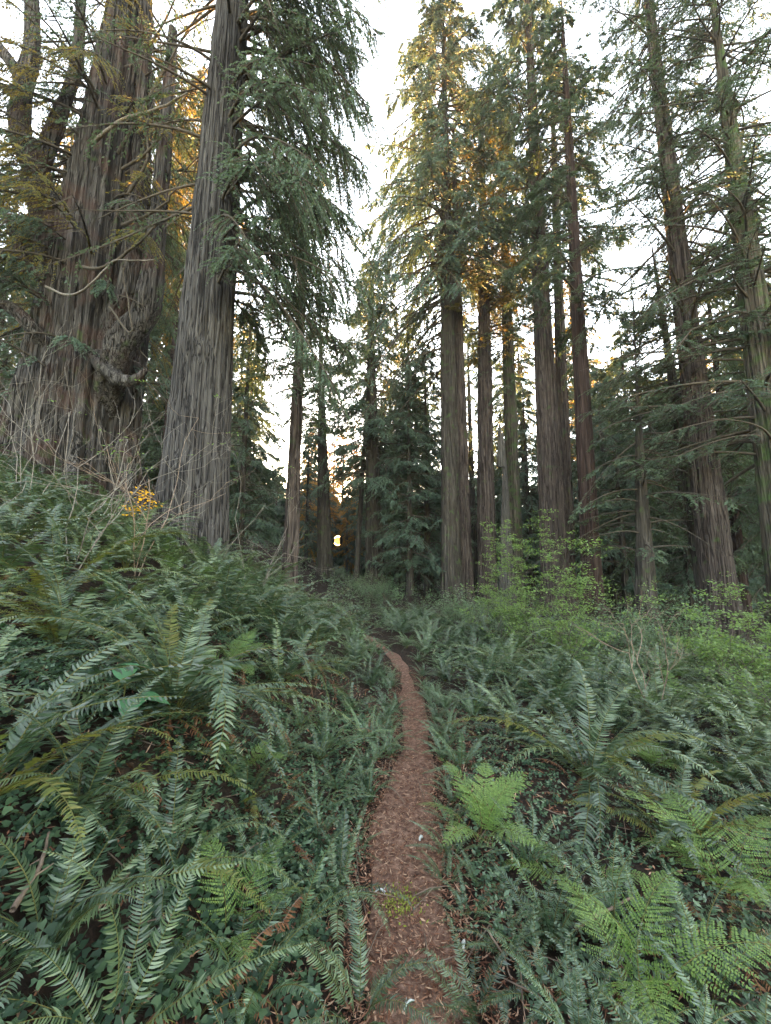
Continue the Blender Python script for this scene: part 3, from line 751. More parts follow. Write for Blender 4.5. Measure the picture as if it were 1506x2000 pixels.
def furrows(A, Z, R, dens, seed):
    """interlacing vertical ridges, about dens of them per metre round the trunk"""
    N = max(6, int(round(2 * math.pi * R * dens)))
    u = (A / (2 * np.pi)) % 1.0
    w = vnoise(u * max(3, N // 4), Z * 0.9 + 40, max(3, N // 4), seed) - 0.5
    w2 = vnoise(u * N, Z * 2.6 + 40, N, seed + 1) - 0.5
    uu = u * N + 1.6 * w + 0.7 * w2 + N
    r1 = 1 - np.abs(2 * vnoise(uu, Z * 0.75 + 40, N, seed + 2) - 1)
    N2 = N * 2
    r2 = 1 - np.abs(2 * vnoise(u * N2 + 1.5 * w + N2, Z * 1.6 + 40, N2, seed + 3) - 1)
    chunk = vnoise(u * N, Z * 3.5 + 40, N, seed + 4)
    return 0.62 * r1 + 0.26 * r2 + 0.25 * chunk - 0.6
def trunk_geo(H, rfun, lean=(0, 0), amp=0.05, seg=72, rings=70, seed=0, flare=0.35, z0=-0.6, bend=0.0, n0=9, fur=0.05, dens=4.0):
    u = np.linspace(0, 1, rings) ** 1.5
    z = z0 + (H - z0) * u
    a = np.arange(seg) / seg * 2 * np.pi
    r = np.array([rfun(max(q, 0)) for q in z]) * (1 + flare * np.exp(-np.maximum(z, 0) / 0.9))
    A, Zg = np.meshgrid(a, z)
    fl = flute(A, Zg, amp, seed, n0) * (1 + 1.6 * np.exp(-np.maximum(Zg, 0) / 1.2))
    RR = r[:, None] * (1 + fl)
    if fur: RR = RR + furrows(A, Zg, r.max() / (1 + flare), dens, seed + 900) * fur * np.clip(r[:, None] / (r.max() / (1 + flare)), 0.2, 1)
    ax = lean[0] * z + bend * np.sin(z * 0.16 + seed); ay = lean[1] * z + bend * np.cos(z * 0.13 + seed)
    V = np.stack([ax[:, None] + RR * np.cos(A), ay[:, None] + RR * np.sin(A), Zg], -1)
    i = np.arange(rings - 1)[:, None] * seg; j = np.arange(seg)[None]; k = (j + 1) % seg
    g = Geo()
    g.add(V, np.stack([i + j, i + k, i + seg + k, i + seg + j], -1))
    return g
def crown_geo(h0, h1, Lfun, n_br, lean=(0, 0), rfun=None, e0=0.1, droop=0.55, leaf=0.10, nt=18, nl=12, seed=0, azim=None, hang=0.4, twig=0.30, aspect=0.42, bare=0.12, wood=1.0, gaps=0.12, zpow=1.0):
    r = np.random.default_rng(seed)
    g = Geo()
    LP, LD, LN, LL = [], [], [], []
    for b in range(n_br):
        f = ((b + r.random()) / n_br) ** zpow
        z = h0 + (h1 - h0) * f
        az = r.random() * 6.28 if azim is None else azim[0] + azim[1] * r.normal()
        L = Lfun(f) * (0.65 + 0.5 * r.random())
        if L < 0.15: continue
        dead = r.random() < bare
        rt = rfun(z) * 0.8 if rfun else 0.1
        o = np.array([lean[0] * z, lean[1] * z, z])
        out = np.array([math.cos(az), math.sin(az), 0.0]); sd = np.array([-math.sin(az), math.cos(az), 0.0])
        s = np.linspace(0, 1, 9)
        ee = e0 + 0.25 * r.normal(); dp = droop * (0.6 + 0.8 * r.random()); cv = 0.18 * r.normal()
        def curve(s):
            s = np.asarray(s)[..., None]
            return o + out * (rt + s * L) + sd * (cv * s ** 2 * L) + np.array([0, 0, 1.0]) * ((ee * s - dp * s ** 2 + 0.15 * dp * s ** 4) * L)
        C = curve(s)
        br = (0.012 + 0.011 * L) * wood
        tube(g, C, np.linspace(br, br * 0.15, 9), 5, 1)
        n = max(4, int(nt * (0.5 + 0.5 * min(1, L / (Lfun(0.3) + .01)))))
        if dead: n = n // 4
        st = 0.10 + 0.90 * r.random(n) ** 0.8
        sg = np.where(r.random(n) < 0.5, 1.0, -1.0)
        B = curve(st); T = unit(curve(st + 0.02) - B)
        tl = L * twig * (1.05 - 0.7 * st) * (0.5 + 0.9 * r.random(n)) + 0.25
        td = unit(T * (0.7 + 0.3 * r.random(n))[:, None] + sd[None] * (sg * (0.5 + 0.5 * r.random(n)))[:, None] + np.array([0, 0, -1.0]) * (hang * r.random(n))[:, None])
        # twigs as thin triangles of wood
        tipP = B + td * tl[:, None] + np.array([0, 0, -1.0]) * (hang * 0.5 * tl)[:, None]
        wv = unit(np.cross(td, r.normal(size=(n, 3)))) * (0.006 + 0.0022 * L) * wood
        g.add(np.stack([B - wv, B + wv, tipP], 1), None, np.arange(3 * n).reshape(n, 3), 1)
        if dead: continue
        if r.random() < gaps: n = n // 2; B, td, tl, sg = B[:n], td[:n], tl[:n], sg[:n]
        u = (0.12 + 0.88 * (np.arange(nl) + r.random((n, nl))) / nl)
        LPk = B[:, None] + td[:, None] * (tl[:, None] * u)[..., None] + np.array([0, 0, -1.0]) * (hang * 0.5 * tl[:, None] * u ** 2)[..., None]
        s2 = unit(np.cross(td, [0, 0, 1.0]))
        lr = np.where(np.arange(nl) % 2 == 0, 1.0, -1.0)[None, :, None]
        LDk = td[:, None] * 0.8 + s2[:, None] * lr * 0.75 + np.array([0, 0, -1.0]) * (hang * 0.9) + 0.28 * r.normal(size=(n, nl, 3))
        LNk = np.array([0, 0, 1.0]) + 0.55 * r.normal(size=(n, nl, 3)) + 0.3 * out
        LP.append(LPk.reshape(-1, 3)); LD.append(LDk.reshape(-1, 3)); LN.append(LNk.reshape(-1, 3))
        LL.append((leaf * (0.55 + 0.9 * r.random((n, nl))) * (1.15 - 0.45 * u)).ravel())
    if LP:
        LP = np.concatenate(LP); LD = np.concatenate(LD); LN = np.concatenate(LN); LL = np.concatenate(LL)
        leaves(g, LP, LD, LN, LL, LL * aspect, 0, 0.05)
    return g
def rad_from(pxw, p): return 0.5 * pxw * depth(p) / FPX

sdu = ray(660, 1056); sdu = sdu / np.linalg.norm(sdu)
def sun_gap(g, loc=(0, 0, 0), rad=0.62, sc=1.0):
    """leave a gap in the foliage along the line to the sun"""
    v, q, t, qm, tm = g.arrays()
    w = v * sc + np.asarray(loc) - np.array([0, 0, EYE])
    al = w @ sdu
    near = np.linalg.norm(w - al[:, None] * sdu, axis=1) < rad * al / 60.0 + 0.05
    kq = ~near[q].any(1); kt = ~near[t].any(1)
    g.v, g.q, g.t, g.qm, g.tm = [v], [q[kq]], [t[kt]], [qm[kq]], [tm[kt]]
    return g
def forest_tree(name, label, base, Yd, wbase, up, wup, H, bark, cat='tree', group=None, crown=None, needle=None, amp=0.045, flare=0.16, seg=120, rings=110, seed=0, rmin=0.06, n0=9, fur=0.11, dens=3.4):
    """base and up are pixels of the trunk's middle line, wbase and wup its widths there"""
    pb = pt(base[0], base[1], Yd); pu = pt(up[0], up[1], Yd)
    zb = float(terrain(pb[0], pb[1]))
    dz = pu[2] - pb[2]
    lean = ((pu[0] - pb[0]) / dz, 0.0)
    org = np.array([pb[0] - lean[0] * (pb[2] - zb), Yd, zb])
    rb, ru = rad_from(wbase, pb), rad_from(wup, pu)
    zb0, zu0 = pb[2] - zb, pu[2] - zb
    def rf(z):
        r = rb + (ru - rb) * (z - zb0) / (zu0 - zb0)
        tip = max(0.0, 1 - z / H)
        return max(min(r, (rb * 1.15) * tip ** 0.75 + 0.02), 0.03)
    root = empty(name, org, label, cat, group)
    link('trunk', trunk_geo(H, rf, lean, amp, seg, rings, seed, flare, n0=n0, fur=fur, dens=dens).mesh('trunk', [bark]), root)
    if crown:
        cs = crown if isinstance(crown, list) else [crown]
        for kk, c in enumerate(cs):
            c = dict(c); c.setdefault('seed', seed + 100 + kk)
            nd_ = c.pop('needle', needle or M_NEEDLE)
            cg_ = crown_geo(lean=lean, rfun=rf, **c)
            if 560 < base[0] < 765: sun_gap(cg_, org, 0.66)
            link('crown', cg_.mesh('crown', [nd_, M_TWIG]), root)
    return root, org, lean, rf

TALL = 'tall redwoods standing beyond the trail'
def prof(L, base=0.5): return lambda f: L * (base + (1 - base) * min(1, f * 4)) * (1 - f) ** 0.6 + 0.3
# T2: the furrowed grey trunk left of the centre
t2, o2, l2, r2 = forest_tree('redwood', 'massive grey furrowed redwood trunk rising from the left bank', (385, 900), 8.5, 114, (430, 330), 76, 32, B_GREY, seed=3, amp=0.03, flare=0.15, seg=260, rings=220, n0=13, fur=0.095, dens=6.5,
    crown=[dict(h0=6.2, h1=17, Lfun=lambda f: 2.7 + 0.5 * f, n_br=105, azim=(-0.1, 0.6), e0=0.05, droop=0.8, leaf=0.078, nt=44, nl=34, hang=0.95, twig=0.34, bare=0.10),
           dict(h0=8.0, h1=17, Lfun=lambda f: 2.6, n_br=30, azim=(2.9, 0.8), e0=0.0, droop=0.5, leaf=0.10, nt=16, nl=12, hang=0.7, twig=0.3, bare=0.4)])
# A: dark twin trunk with the full crown to its tip
forest_tree('redwood', 'dark shaggy redwood with split trunk, first big one right of the sky gap', (880, 1050), 26, 34, (872, 480), 26, 46, B_DARK, group=TALL, seed=7, amp=0.09, seg=150, n0=7, fur=0.12,
    crown=[dict(h0=20.5, h1=45.6, Lfun=lambda f: 6.6 * (0.7 + 0.3 * min(1, f * 4)) * (1 - f) ** 0.42 + 0.3, n_br=250, e0=0.0, droop=0.55, leaf=0.19, nt=36, nl=24, hang=0.7, twig=0.32), dict(h0=15, h1=26, Lfun=lambda f: 5.5, n_br=36, azim=(2.9, .7), e0=-.15, droop=0.9, leaf=0.2, nt=20, nl=10, hang=1.0, bare=.25)], needle=M_NEEDLE2)
forest_tree('redwood', 'brown trunk pressed against the dark shaggy split redwood', (905, 1050), 26.6, 28, (893, 560), 19, 36, B_BROWN, group=TALL, seed=8, amp=0.07, n0=7)
forest_tree('redwood', 'straight brown redwood with ragged branch stubs beside the snag', (950, 1000), 27, 33, (944, 500), 20, 40, B_BROWN, group=TALL, seed=9, amp=0.05,
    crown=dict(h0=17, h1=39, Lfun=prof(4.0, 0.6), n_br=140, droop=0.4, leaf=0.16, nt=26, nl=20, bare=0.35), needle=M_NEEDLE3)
forest_tree('redwood', 'slim mossy redwood rising behind the pale snag', (1003, 1000), 28, 28, (984, 420), 15, 42, B_MOSSY, group=TALL, seed=10, amp=0.05,
    crown=dict(h0=15, h1=41, Lfun=prof(3.8, 0.6), n_br=140, droop=0.4, leaf=0.16, nt=26, nl=20, bare=0.3), needle=M_NEEDLE)
forest_tree('redwood', 'thickest straight grey-brown redwood right of the snag', (1080, 1050), 23, 48, (1050, 420), 25, 50, B_BROWN, group=TALL, seed=12, amp=0.05, seg=130, rings=120,
    crown=dict(h0=23, h1=48, Lfun=prof(5.0, 0.75), n_br=135, droop=0.5, leaf=0.17, nt=34, nl=24, hang=0.7, bare=0.12), needle=M_NEEDLE2)
forest_tree('redwood', 'narrow grey trunk half hidden behind the thickest grey-brown redwood', (1107, 1050), 25, 26, (1087, 450), 14, 40, B_BROWN, group=TALL, seed=13, amp=0.05,
    crown=dict(h0=24, h1=39, Lfun=prof(3.2, 0.6), n_br=70, droop=0.4, leaf=0.20, nt=20, nl=14, bare=0.25), needle=M_NEEDLE)
forest_tree('redwood', 'dark reddish smooth-barked redwood to the right of the thickest one', (1152, 1050), 20, 35, (1122, 480), 20, 36, B_RED, group=TALL, seed=14, amp=0.025, fur=0.03,
    crown=dict(h0=15, h1=35, Lfun=prof(3.8, 0.7), n_br=105, droop=0.4, leaf=0.15, nt=30, nl=22, bare=0.2), needle=M_NEEDLE)
forest_tree('redwood', 'tall leaning grey redwood standing alone on the right', (1398, 1100), 16, 56, (1318, 430), 31, 44, B_BROWN, group=TALL, seed=15, amp=0.03, seg=140, rings=130,
    crown=[dict(h0=9, h1=40, Lfun=prof(4.2, 0.8), n_br=230, e0=0.1, droop=0.35, leaf=0.105, nt=30, nl=24, hang=0.5, bare=0.2)], needle=M_NEEDLE)
forest_tree('redwood', 'mossy redwood cut by the right edge of the picture', (1500, 800), 14, 56, (1450, 430), 34, 40, B_MOSSY, group=TALL, seed=16, amp=0.04, seg=140,
    crown=[dict(h0=6, h1=34, Lfun=prof(4.8, 0.9), n_br=230, e0=0.1, droop=0.3, leaf=0.095, nt=30, nl=24, hang=0.45, bare=0.2)], needle=M_NEEDLE)
forest_tree('redwood', 'slender bare-stemmed tree left of the setting sun', (573, 950), 17, 25, (590, 560), 14, 22, B_BROWN, seed=17, amp=0.02,
    crown=dict(h0=8.5, h1=21.5, Lfun=prof(2.8, 0.7), n_br=110, droop=0.35, leaf=0.12, nt=22, nl=15, bare=0.2), needle=M_NEEDLE)
forest_tree('spruce', 'full conical conifer with dark trunk in the middle distance, right of the sun', (729, 950), 30, 30, (724, 650), 14, 26.5, B_DARK, seed=18, amp=0.04,
    crown=dict(h0=7.5, h1=26, Lfun=prof(4.4, 0.75), n_br=220, e0=0.05, droop=0.45, leaf=0.16, nt=30, nl=22, hang=0.7), needle=M_NEEDLE2)
forest_tree('spruce', 'dark trunk directly beside the setting sun', (632, 980), 34, 25, (628, 760), 16, 24, B_DARK, seed=19, amp=0.04,
    crown=dict(h0=11.5, h1=23, Lfun=prof(3.4, 0.7), n_br=100, droop=0.4, leaf=0.20, nt=20, nl=14, hang=0.6), needle=M_NEEDLE2)
forest_tree('spruce', 'thin leaning stem just right of the setting sun', (706, 960), 31, 9, (722, 700), 6, 20, B_DARK, seed=20, amp=0.02, seg=16,
    crown=dict(h0=9, h1=19, Lfun=prof(2.0, 0.7), n_br=45, droop=0.4, leaf=0.22, nt=12, nl=10))
forest_tree('redwood', 'dark stump-like trunk with a curved side limb, left of the leaning grey redwood', (1262, 1150), 17, 34, (1252, 930), 18, 15, B_DARK, seed=21, amp=0.06,
    crown=dict(h0=3.5, h1=14.5, Lfun=prof(3.0, 0.8), n_br=80, droop=0.4, leaf=0.17, nt=14, nl=11, bare=0.25))
forest_tree('redwood', 'dark trunk tucked behind the foot of the leaning grey redwood', (1376, 1150), 17.5, 26, (1330, 850), 17, 18, B_DARK, seed=22, amp=0.04,
    crown=dict(h0=6, h1=17, Lfun=prof(3.0, 0.8), n_br=60, droop=0.4, leaf=0.17, nt=14, nl=11, bare=0.25))
# snag: pale broken wood between two trunks
rt, og, ln_, rf_ = forest_tree('snag', 'pale splintered snag standing between two redwoods', (987, 1000), 26.5, 22, (985, 880), 15, 11.0, M_SNAG, seed=23, amp=0.16, flare=0.2, n0=5, fur=0.12, dens=5.0)
g = Geo()
for k in range(9):
    a = rng.random() * 6.28; r0_ = 0.22 * rng.random() ** .5; h_ = 0.5 + 1.9 * rng.random()
    tube(g, [[r0_ * math.cos(a), r0_ * math.sin(a), 9.3], [r0_ * math.cos(a) * .9, r0_ * math.sin(a) * .9, 10.3 + h_ * .5], [r0_ * math.cos(a) * 1.0, r0_ * math.sin(a), 10.3 + h_]], [0.13, 0.08, 0.015], 5, 0, 0.2)
link('splinter', g.mesh('splinter', [M_SNAG]), rt)

# the ancient candelabra tree at far left
YB = 12.0
pb = pt(165, 800, YB); zb = float(terrain(pb[0], YB))
old = empty('ancient_redwood', (pb[0], YB, zb), 'ancient gnarled redwood with several stems and deep cracks at the far left', 'tree')
org = np.array([pb[0], YB, zb])
def rf_old(z): return float(np.interp(z, [0, 2, 5, 9, 13, 18, 24], [1.6, 1.42, 1.28, 1.15, 0.9, 0.6, 0.15]))
link('trunk', trunk_geo(24, rf_old, (0.008, 0), 0.115, 420, 260, 31, 0.22, n0=8, fur=0.19, dens=3.6).mesh('trunk', [B_OLD]), old)
def limb(pts, r0, r1, lab=None, mat=B_OLD, Yo=0.0, n=26, seg=14, rough=0.05, nm='limb'):
    P = np.array([pt(a[0], a[1], YB + (a[2] if len(a) > 2 else Yo)) for a in pts]) - org
    big = nm == 'limb'
    if big: n, seg = 70, 40
    C = spline(P, n); g = Geo()
    if not big: C = C + 0.03 * np.cumsum(rng.normal(size=C.shape), 0) * np.linspace(0, 1, n)[:, None]
    tube(g, C, np.linspace(r0, r1, n), seg, 0, 0.0 if big else rough)
    if big:                                            # ridged bark and lumps along the limb
        v = g.v[0]; ring = v[:n * seg].reshape(n, seg, 3).astype(float)
        A = np.broadcast_to(np.arange(seg) / seg * 2 * np.pi, (n, seg)); Ls = np.broadcast_to(np.linspace(0, 6, n)[:, None], (n, seg))
        k = 1 + 0.55 * furrows(A, Ls, 0.4, 4.0, int(r0 * 1000)) + 0.35 * (vnoise(A / 6.2832 * 5, Ls * 1.3 + 9, 5, int(r0 * 777)) - 0.5)
        v[:n * seg] = (C[:, None] + (ring - C[:, None]) * k[..., None]).reshape(-1, 3)
    o = link(nm, g.mesh(nm, [mat]), old)
    if lab: o['label'] = lab
    return C
limb([(150, 640, 0), (100, 480, -.9), (70, 330, -.9), (42, 270, -1), (44, 180, -1), (62, 90, -1), (60, -80, -1)], 0.42, 0.14, 'upright side stem curving up the left flank')
limb([(72, 340, -.9), (110, 240, -.8), (150, 120, -.7), (160, -60, -.7)], 0.26, 0.12)
limb([(48, 215, -1), (36, 150, -1.2), (0, 95, -1.3), (-60, 20, -1.3)], 0.2, 0.1)
limb([(205, 800, -.3), (235, 680, -1.2), (285, 605, -1.2), (302, 500, -1.1), (312, 380, -1.0), (326, 230, -1), (338, 60, -1)], 0.40, 0.13, 'elbowed side stem rising on the right flank')
limb([(200, 700, -.5), (245, 575, -1), (262, 460, -.8), (272, 330, -.6), (276, 200, -.5), (280, 0, -.5)], 0.32, 0.12, None)
limb([(190, 700, -.9), (230, 738, -1.4), (262, 742, -1.5), (285, 722, -1.5)], 0.24, 0.07, 'broken stub limb')
limb([(100, 560, -1), (45, 500, -1.4), (15, 430, -1.5), (-40, 380, -1.6)], 0.16, 0.06)
limb([(110, 700, -.8), (60, 640, -1.5), (20, 600, -1.5), (-30, 590, -1.5)], 0.2, 0.1)
for q, (pts, r0) in enumerate([
    ([(150, 520, -1.6), (200, 525, -2.2), (260, 490, -2.6), (330, 440, -2.8), (395, 395, -2.9)], 0.05),
    ([(240, 440, -1.4), (270, 430, -2), (330, 400, -2.2), (380, 350, -2.4)], 0.06),
    ([(180, 280, -1.4), (230, 240, -1.8), (300, 215, -2), (380, 175, -2.2), (430, 130, -2.2)], 0.06),
    ([(240, 330, -1.2), (290, 290, -1.7), (350, 200, -2), (410, 110, -2)], 0.05),
    ([(230, 300, -1), (300, 180, -1.5), (360, 90, -1.6), (420, 60, -1.6)], 0.05),
    ([(90, 560, -1.8), (140, 575, -2.5), (190, 545, -2.8), (225, 505, -2.8), (300, 500, -2.8)], 0.035),
    ([(250, 380, -1.3), (290, 310, -1.6), (300, 240, -1.6), (330, 190, -1.6)], 0.05),
    ([(215, 600, -1.8), (255, 650, -2.2), (250, 560, -2.2), (255, 480, -2.2)], 0.03)]):
    limb(pts, r0, 0.012, None, M_PALETWIG if q in (2, 5) else M_TWIG, nm='dead_branch', seg=7, n=22, rough=0.08)
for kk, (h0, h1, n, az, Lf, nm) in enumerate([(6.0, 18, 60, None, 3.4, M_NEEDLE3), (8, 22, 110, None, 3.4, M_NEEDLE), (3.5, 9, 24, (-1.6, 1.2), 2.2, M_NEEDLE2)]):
    link('crown', crown_geo(h0, h1, lambda f, Lf=Lf: Lf, n, rfun=rf_old, azim=az, e0=0.0, droop=0.45, leaf=0.085, nt=36, nl=26, hang=0.8, twig=0.34, seed=200 + kk, bare=0.2).mesh('crown', [nm, M_TWIG]), old)

# ------------------------------------------------------------------ background trees (copies of a few kinds)
KINDS = []; KGEO = []
for k in range(7):
    H = [30, 34, 26, 38, 22, 30, 24][k]
    rf = (lambda H: (lambda z: 0.012 * H * max(0, 1 - z / H) ** 0.8 + 0.02))(H)
    tg = trunk_geo(H, rf, (0, 0), 0.06, 48, 60, 40 + k, 0.3, fur=0.05, dens=3.0).mesh('trunk', [[B_BROWN, B_DARK, B_MOSSY, B_BROWN, B_DARK, B_RED, B_DARK][k]])
    h0 = [9, 12, 3, 15, 2.0, 5, 2.0][k]
    cgeo = crown_geo(h0, H - 0.3, prof([4.0, 4.6, 4.2, 4.8, 3.8, 3.6, 3.8][k], 0.75), [140, 150, 150, 150, 130, 150, 95][k], rfun=rf, e0=0.05, droop=0.45, leaf=0.20 if k < 6 else 0.14, nt=24, nl=17 if k < 6 else 22, hang=0.6, twig=0.33, seed=60 + k); KGEO.append(cgeo.arrays())
    cg = cgeo.mesh('crown', [[M_NEEDLE, M_NEEDLE2, M_NEEDLE, M_NEEDLE3, M_NEEDLE2, M_NEEDLE, M_SUNGLOW][k], M_TWIG])
    KINDS.append((tg, cg, H))
MARKS = [(-200, 'left edge'), (165, 'ancient gnarled redwood'), (390, 'massive furrowed trunk'), (573, 'slender bare-stemmed tree'), (660, 'setting sun'), (729, 'conical conifer'), (880, 'split shaggy redwood'), (985, 'pale snag'), (1085, 'thickest grey-brown redwood'), (1155, 'dark reddish redwood'), (1262, 'curved-limb trunk'), (1395, 'leaning grey redwood'), (1480, 'mossy edge redwood'), (1800, 'right edge')]
LOOK = ['tall brown-stemmed conifer', 'high-crowned bluish conifer', 'bushy dark conifer', 'very tall yellowish conifer', 'short bushy bluish conifer', 'narrow reddish-barked conifer', 'conifer with painted golden backlight']
def back_tree(px, Yd, k, sc, rot=None):
    x = (px - 753) / FPX * Yd * 1.0
    p = np.array([x, Yd, float(terrain(x, Yd))])
    a = max([m for m in MARKS if m[0] <= px], key=lambda m: m[0], default=MARKS[0]); b = min([m for m in MARKS if m[0] > px], key=lambda m: m[0], default=MARKS[-1])
    lab = f"{LOOK[k]} {Yd:.0f} metres off between {a[1]} and {b[1]}"
    root = empty('conifer', p, lab, 'tree', 'conifers deeper in the wood', rng.random() * 6.28 if rot is None else rot, sc)
    link('trunk', KINDS[k][0], root); c = KINDS[k][1]
    if 565 < px < 765:                      # foliage with a gap toward the sun
        root.rotation_euler = (0, 0, 0)
        g = Geo(); g.merge(KGEO[k]); sun_gap(g, p, 0.66, sc)
        c = g.mesh('crown', list(KINDS[k][1].materials))
    link('crown', c, root)
BT = [(468, 24, 4, 0.75), (478, 36, 2, 0.75), (455, 45, 0, 0.9), (598, 40, 4, 0.6), (718, 52, 4, 0.9), (762, 42, 2, 0.85), (800, 36, 5, 0.9), (835, 30, 4, 0.9), (815, 48, 0, 0.8), (770, 55, 2, 0.8),
      (840, 40, 2, 0.85), (925, 42, 1, 0.9), (1000, 38, 2, 0.9), (1030, 44, 0, 1.0), (1035, 32, 4, 0.8), (1120, 34, 2, 0.85), (1145, 45, 3, 1.0), (1190, 30, 4, 0.85), (1215, 24, 4, 0.7), (1215, 40, 2, 0.85), (1190, 52, 0, 1.0),
      (1245, 33, 5, 0.8), (1290, 28, 4, 0.8), (1310, 38, 2, 0.8), (1340, 24, 4, 0.75), (1345, 46, 0, 0.9), (1440, 22, 5, 0.75), (1455, 33, 2, 0.8), (1500, 26, 4, 0.8), (1530, 20, 5, 0.8), (1490, 42, 1, 0.9), (1590, 30, 2, 0.9), (1420, 52, 3, 0.9),
      (60, 22, 3, 0.62), (-40, 24, 2, 0.7), (310, 22, 5, 0.62), (270, 30, 3, 0.75), (345, 36, 0, 0.8), (-120, 34, 0, 0.8), (20, 36, 1, 0.8), (225, 24, 4, 0.8), (420, 30, 2, 0.6), (-60, 17, 4, 0.7), (60, 30, 2, 0.8), (300, 44, 2, 0.9), (380, 26, 4, 0.6),
      (622, 62, 6, 0.85), (668, 65, 6, 0.95), (694, 62, 6, 0.85), (650, 68, 6, 0.9), (775, 38, 4, 0.9), (1175, 38, 2, 0.9), (1230, 46, 0, 0.95), (1270, 40, 2, 0.9), (1325, 52, 1, 0.9), (1365, 36, 4, 1.0), (1475, 44, 2, 0.95), (745, 46, 2, 0.8), (800, 28, 4, 0.75), (470, 52, 0, 0.8), (612, 60, 2, 0.85), (604, 54, 6, 0.75), (640, 57, 6, 0.7), (678, 55, 6, 0.62), (705, 58, 6, 0.8), (752, 56, 6, 0.8), (600, 50, 6, 0.6), (335, 27, 3, 0.95), (300, 32, 3, 0.95)]
for b in BT: back_tree(*b)

# far-off wood as one mass, plus sector rows added to block low sun
g = Geo()
far_n = 0
for ring, (d, n, h) in enumerate([(62, 84, 22), (75, 30, 22), (85, 110, 26), (115, 130, 30), (68, 64, 10.5)]):
    for k in range(n):
        a = -1.05 + 2.1 * (k + rng.random()) / n if ring not in (1, 4) else -0.42 + 0.04 * (ring == 4) + (0.62 if ring == 1 else 0.56) * (k + rng.random()) / n
        dd = d * (0.9 + 0.25 * rng.random())
        x, y = dd * math.sin(a), dd * math.cos(a)
        px = 753 + FPX * x / y
        H = h * (0.6 + 0.5 * rng.random())
        if ring == 4: H = 11.5 * (0.85 + 0.3 * rng.random()); dd = 68 + 3 * rng.random()
        if abs(px - 660) < 7 and ring != 4: continue
        if px > 1100 and ring != 4: H *= 1.15
        if 505 < px < 590: H *= 0.6
        if 480 < px < 850 and ring != 4: H *= 0.5 if 600 < px < 730 else 0.8
        rf = lambda z, H=H: 0.013 * H * max(0, 1 - z / H) + 0.02
        c = crown_geo(0.5, H, prof(0.13 * H + (0.8 if ring != 4 else 1.2), 0.8), 60, rfun=rf, e0=0.0, droop=0.4, leaf=0.7, nt=11, nl=6, seed=500 + ring * 200 + k, aspect=0.5, hang=0.5, wood=2.0)
        z = float(terrain(x, y))
        M = np.eye(4); M[:3, 3] = (x, y, z)
        tube(g, np.array([[x, y, z - 1], [x, y, z + H * .5], [x, y, z + H]]), [0.013 * H, 0.008 * H, 0.02], 6, 1)
        g.merge(c.arrays(), M)
tag(link('far_forest', sun_gap(g).mesh('far_forest', [M_NEEDLE2, M_TWIG])), 'distant conifer wood closing the view, with added rows blocking low sun', 'forest', kind='stuff')

# ------------------------------------------------------------------ shrubs
def branching(g, p, d, L, r, lev, tips, seed_r, m=0, kink=0.35, kids=(2, 4)):
    n = 5
    P = [np.array(p, float)]; dd = unit(d)
    for k in range(n):
        dd = unit(dd + kink * 0.5 * seed_r.normal(size=3) + np.array([0, 0, 0.06]))
        P.append(P[-1] + dd * L / n)
    tube(g, P, np.linspace(r, r * 0.55, n + 1), 5 if r > 0.004 else 4, m)
    if lev == 0: tips.append((P[-1], dd)); tips.append((P[-3], dd)); return
    for k in range(int(seed_r.integers(kids[0], kids[1]))):
        i = int(seed_r.integers(2, n + 1))
        nd_ = unit(dd + 0.9 * seed_r.normal(size=3) * [1, 1, 0.6])
        branching(g, P[i], nd_, L * (0.5 + 0.3 * seed_r.random()), r * 0.6, lev - 1, tips, seed_r, m, kink, kids)
def shrub(name, p, label, cat, group, h, stems, lev, bark, leafm, n_leaf, lsz, spread=0.5, seed=0, r0=0.010, tip_frac=1.0, flat=0.2, kids=(2, 4), cluster=0.10, aspect=0.55):
    sr = np.random.default_rng(seed)
    root = empty(name, p, label, cat, group)
    tips = []
    for k in range(stems):
        g = Geo()
        a = sr.random() * 6.28
        branching(g, [0.04 * math.cos(a), 0.04 * math.sin(a), -0.05], [spread * math.cos(a), spread * math.sin(a), 1], h * (0.55 + 0.25 * sr.random()), r0, lev, tips, sr, kids=kids)
        link('stem', g.mesh('stem', [bark]), root)
    if n_leaf:
        g = Geo()
        tp = [t for t in tips if sr.random() < tip_frac]
        if tp:
            C = np.repeat(np.array([t[0] for t in tp]), n_leaf, 0); n = len(C)
            C = C + cluster * sr.normal(size=(n, 3)) * [1, 1, flat]
            D = sr.normal(size=(n, 3)) * [1, 1, 0.3]
            N = np.array([0, 0, 1.0]) + 0.4 * sr.normal(size=(n, 3))
            L = lsz * (0.6 + 0.7 * sr.random(n))
            leaves(g, C, D, N, L, L * aspect, 0, 0.06)
            link('foliage', g.mesh('foliage', [leafm]), root)
    return root
def shrub_px(px, py, **kw):
    return shrub(p=ground_at(px, py), **kw)
SH = 'shrubs in the undergrowth'
BARE = 'bare twiggy shrubs on the left bank'
def at_px(px, Y):
    x = (px - 753) / FPX * Y * 1.0
    return np.array([x, Y, float(terrain(x, Y))])
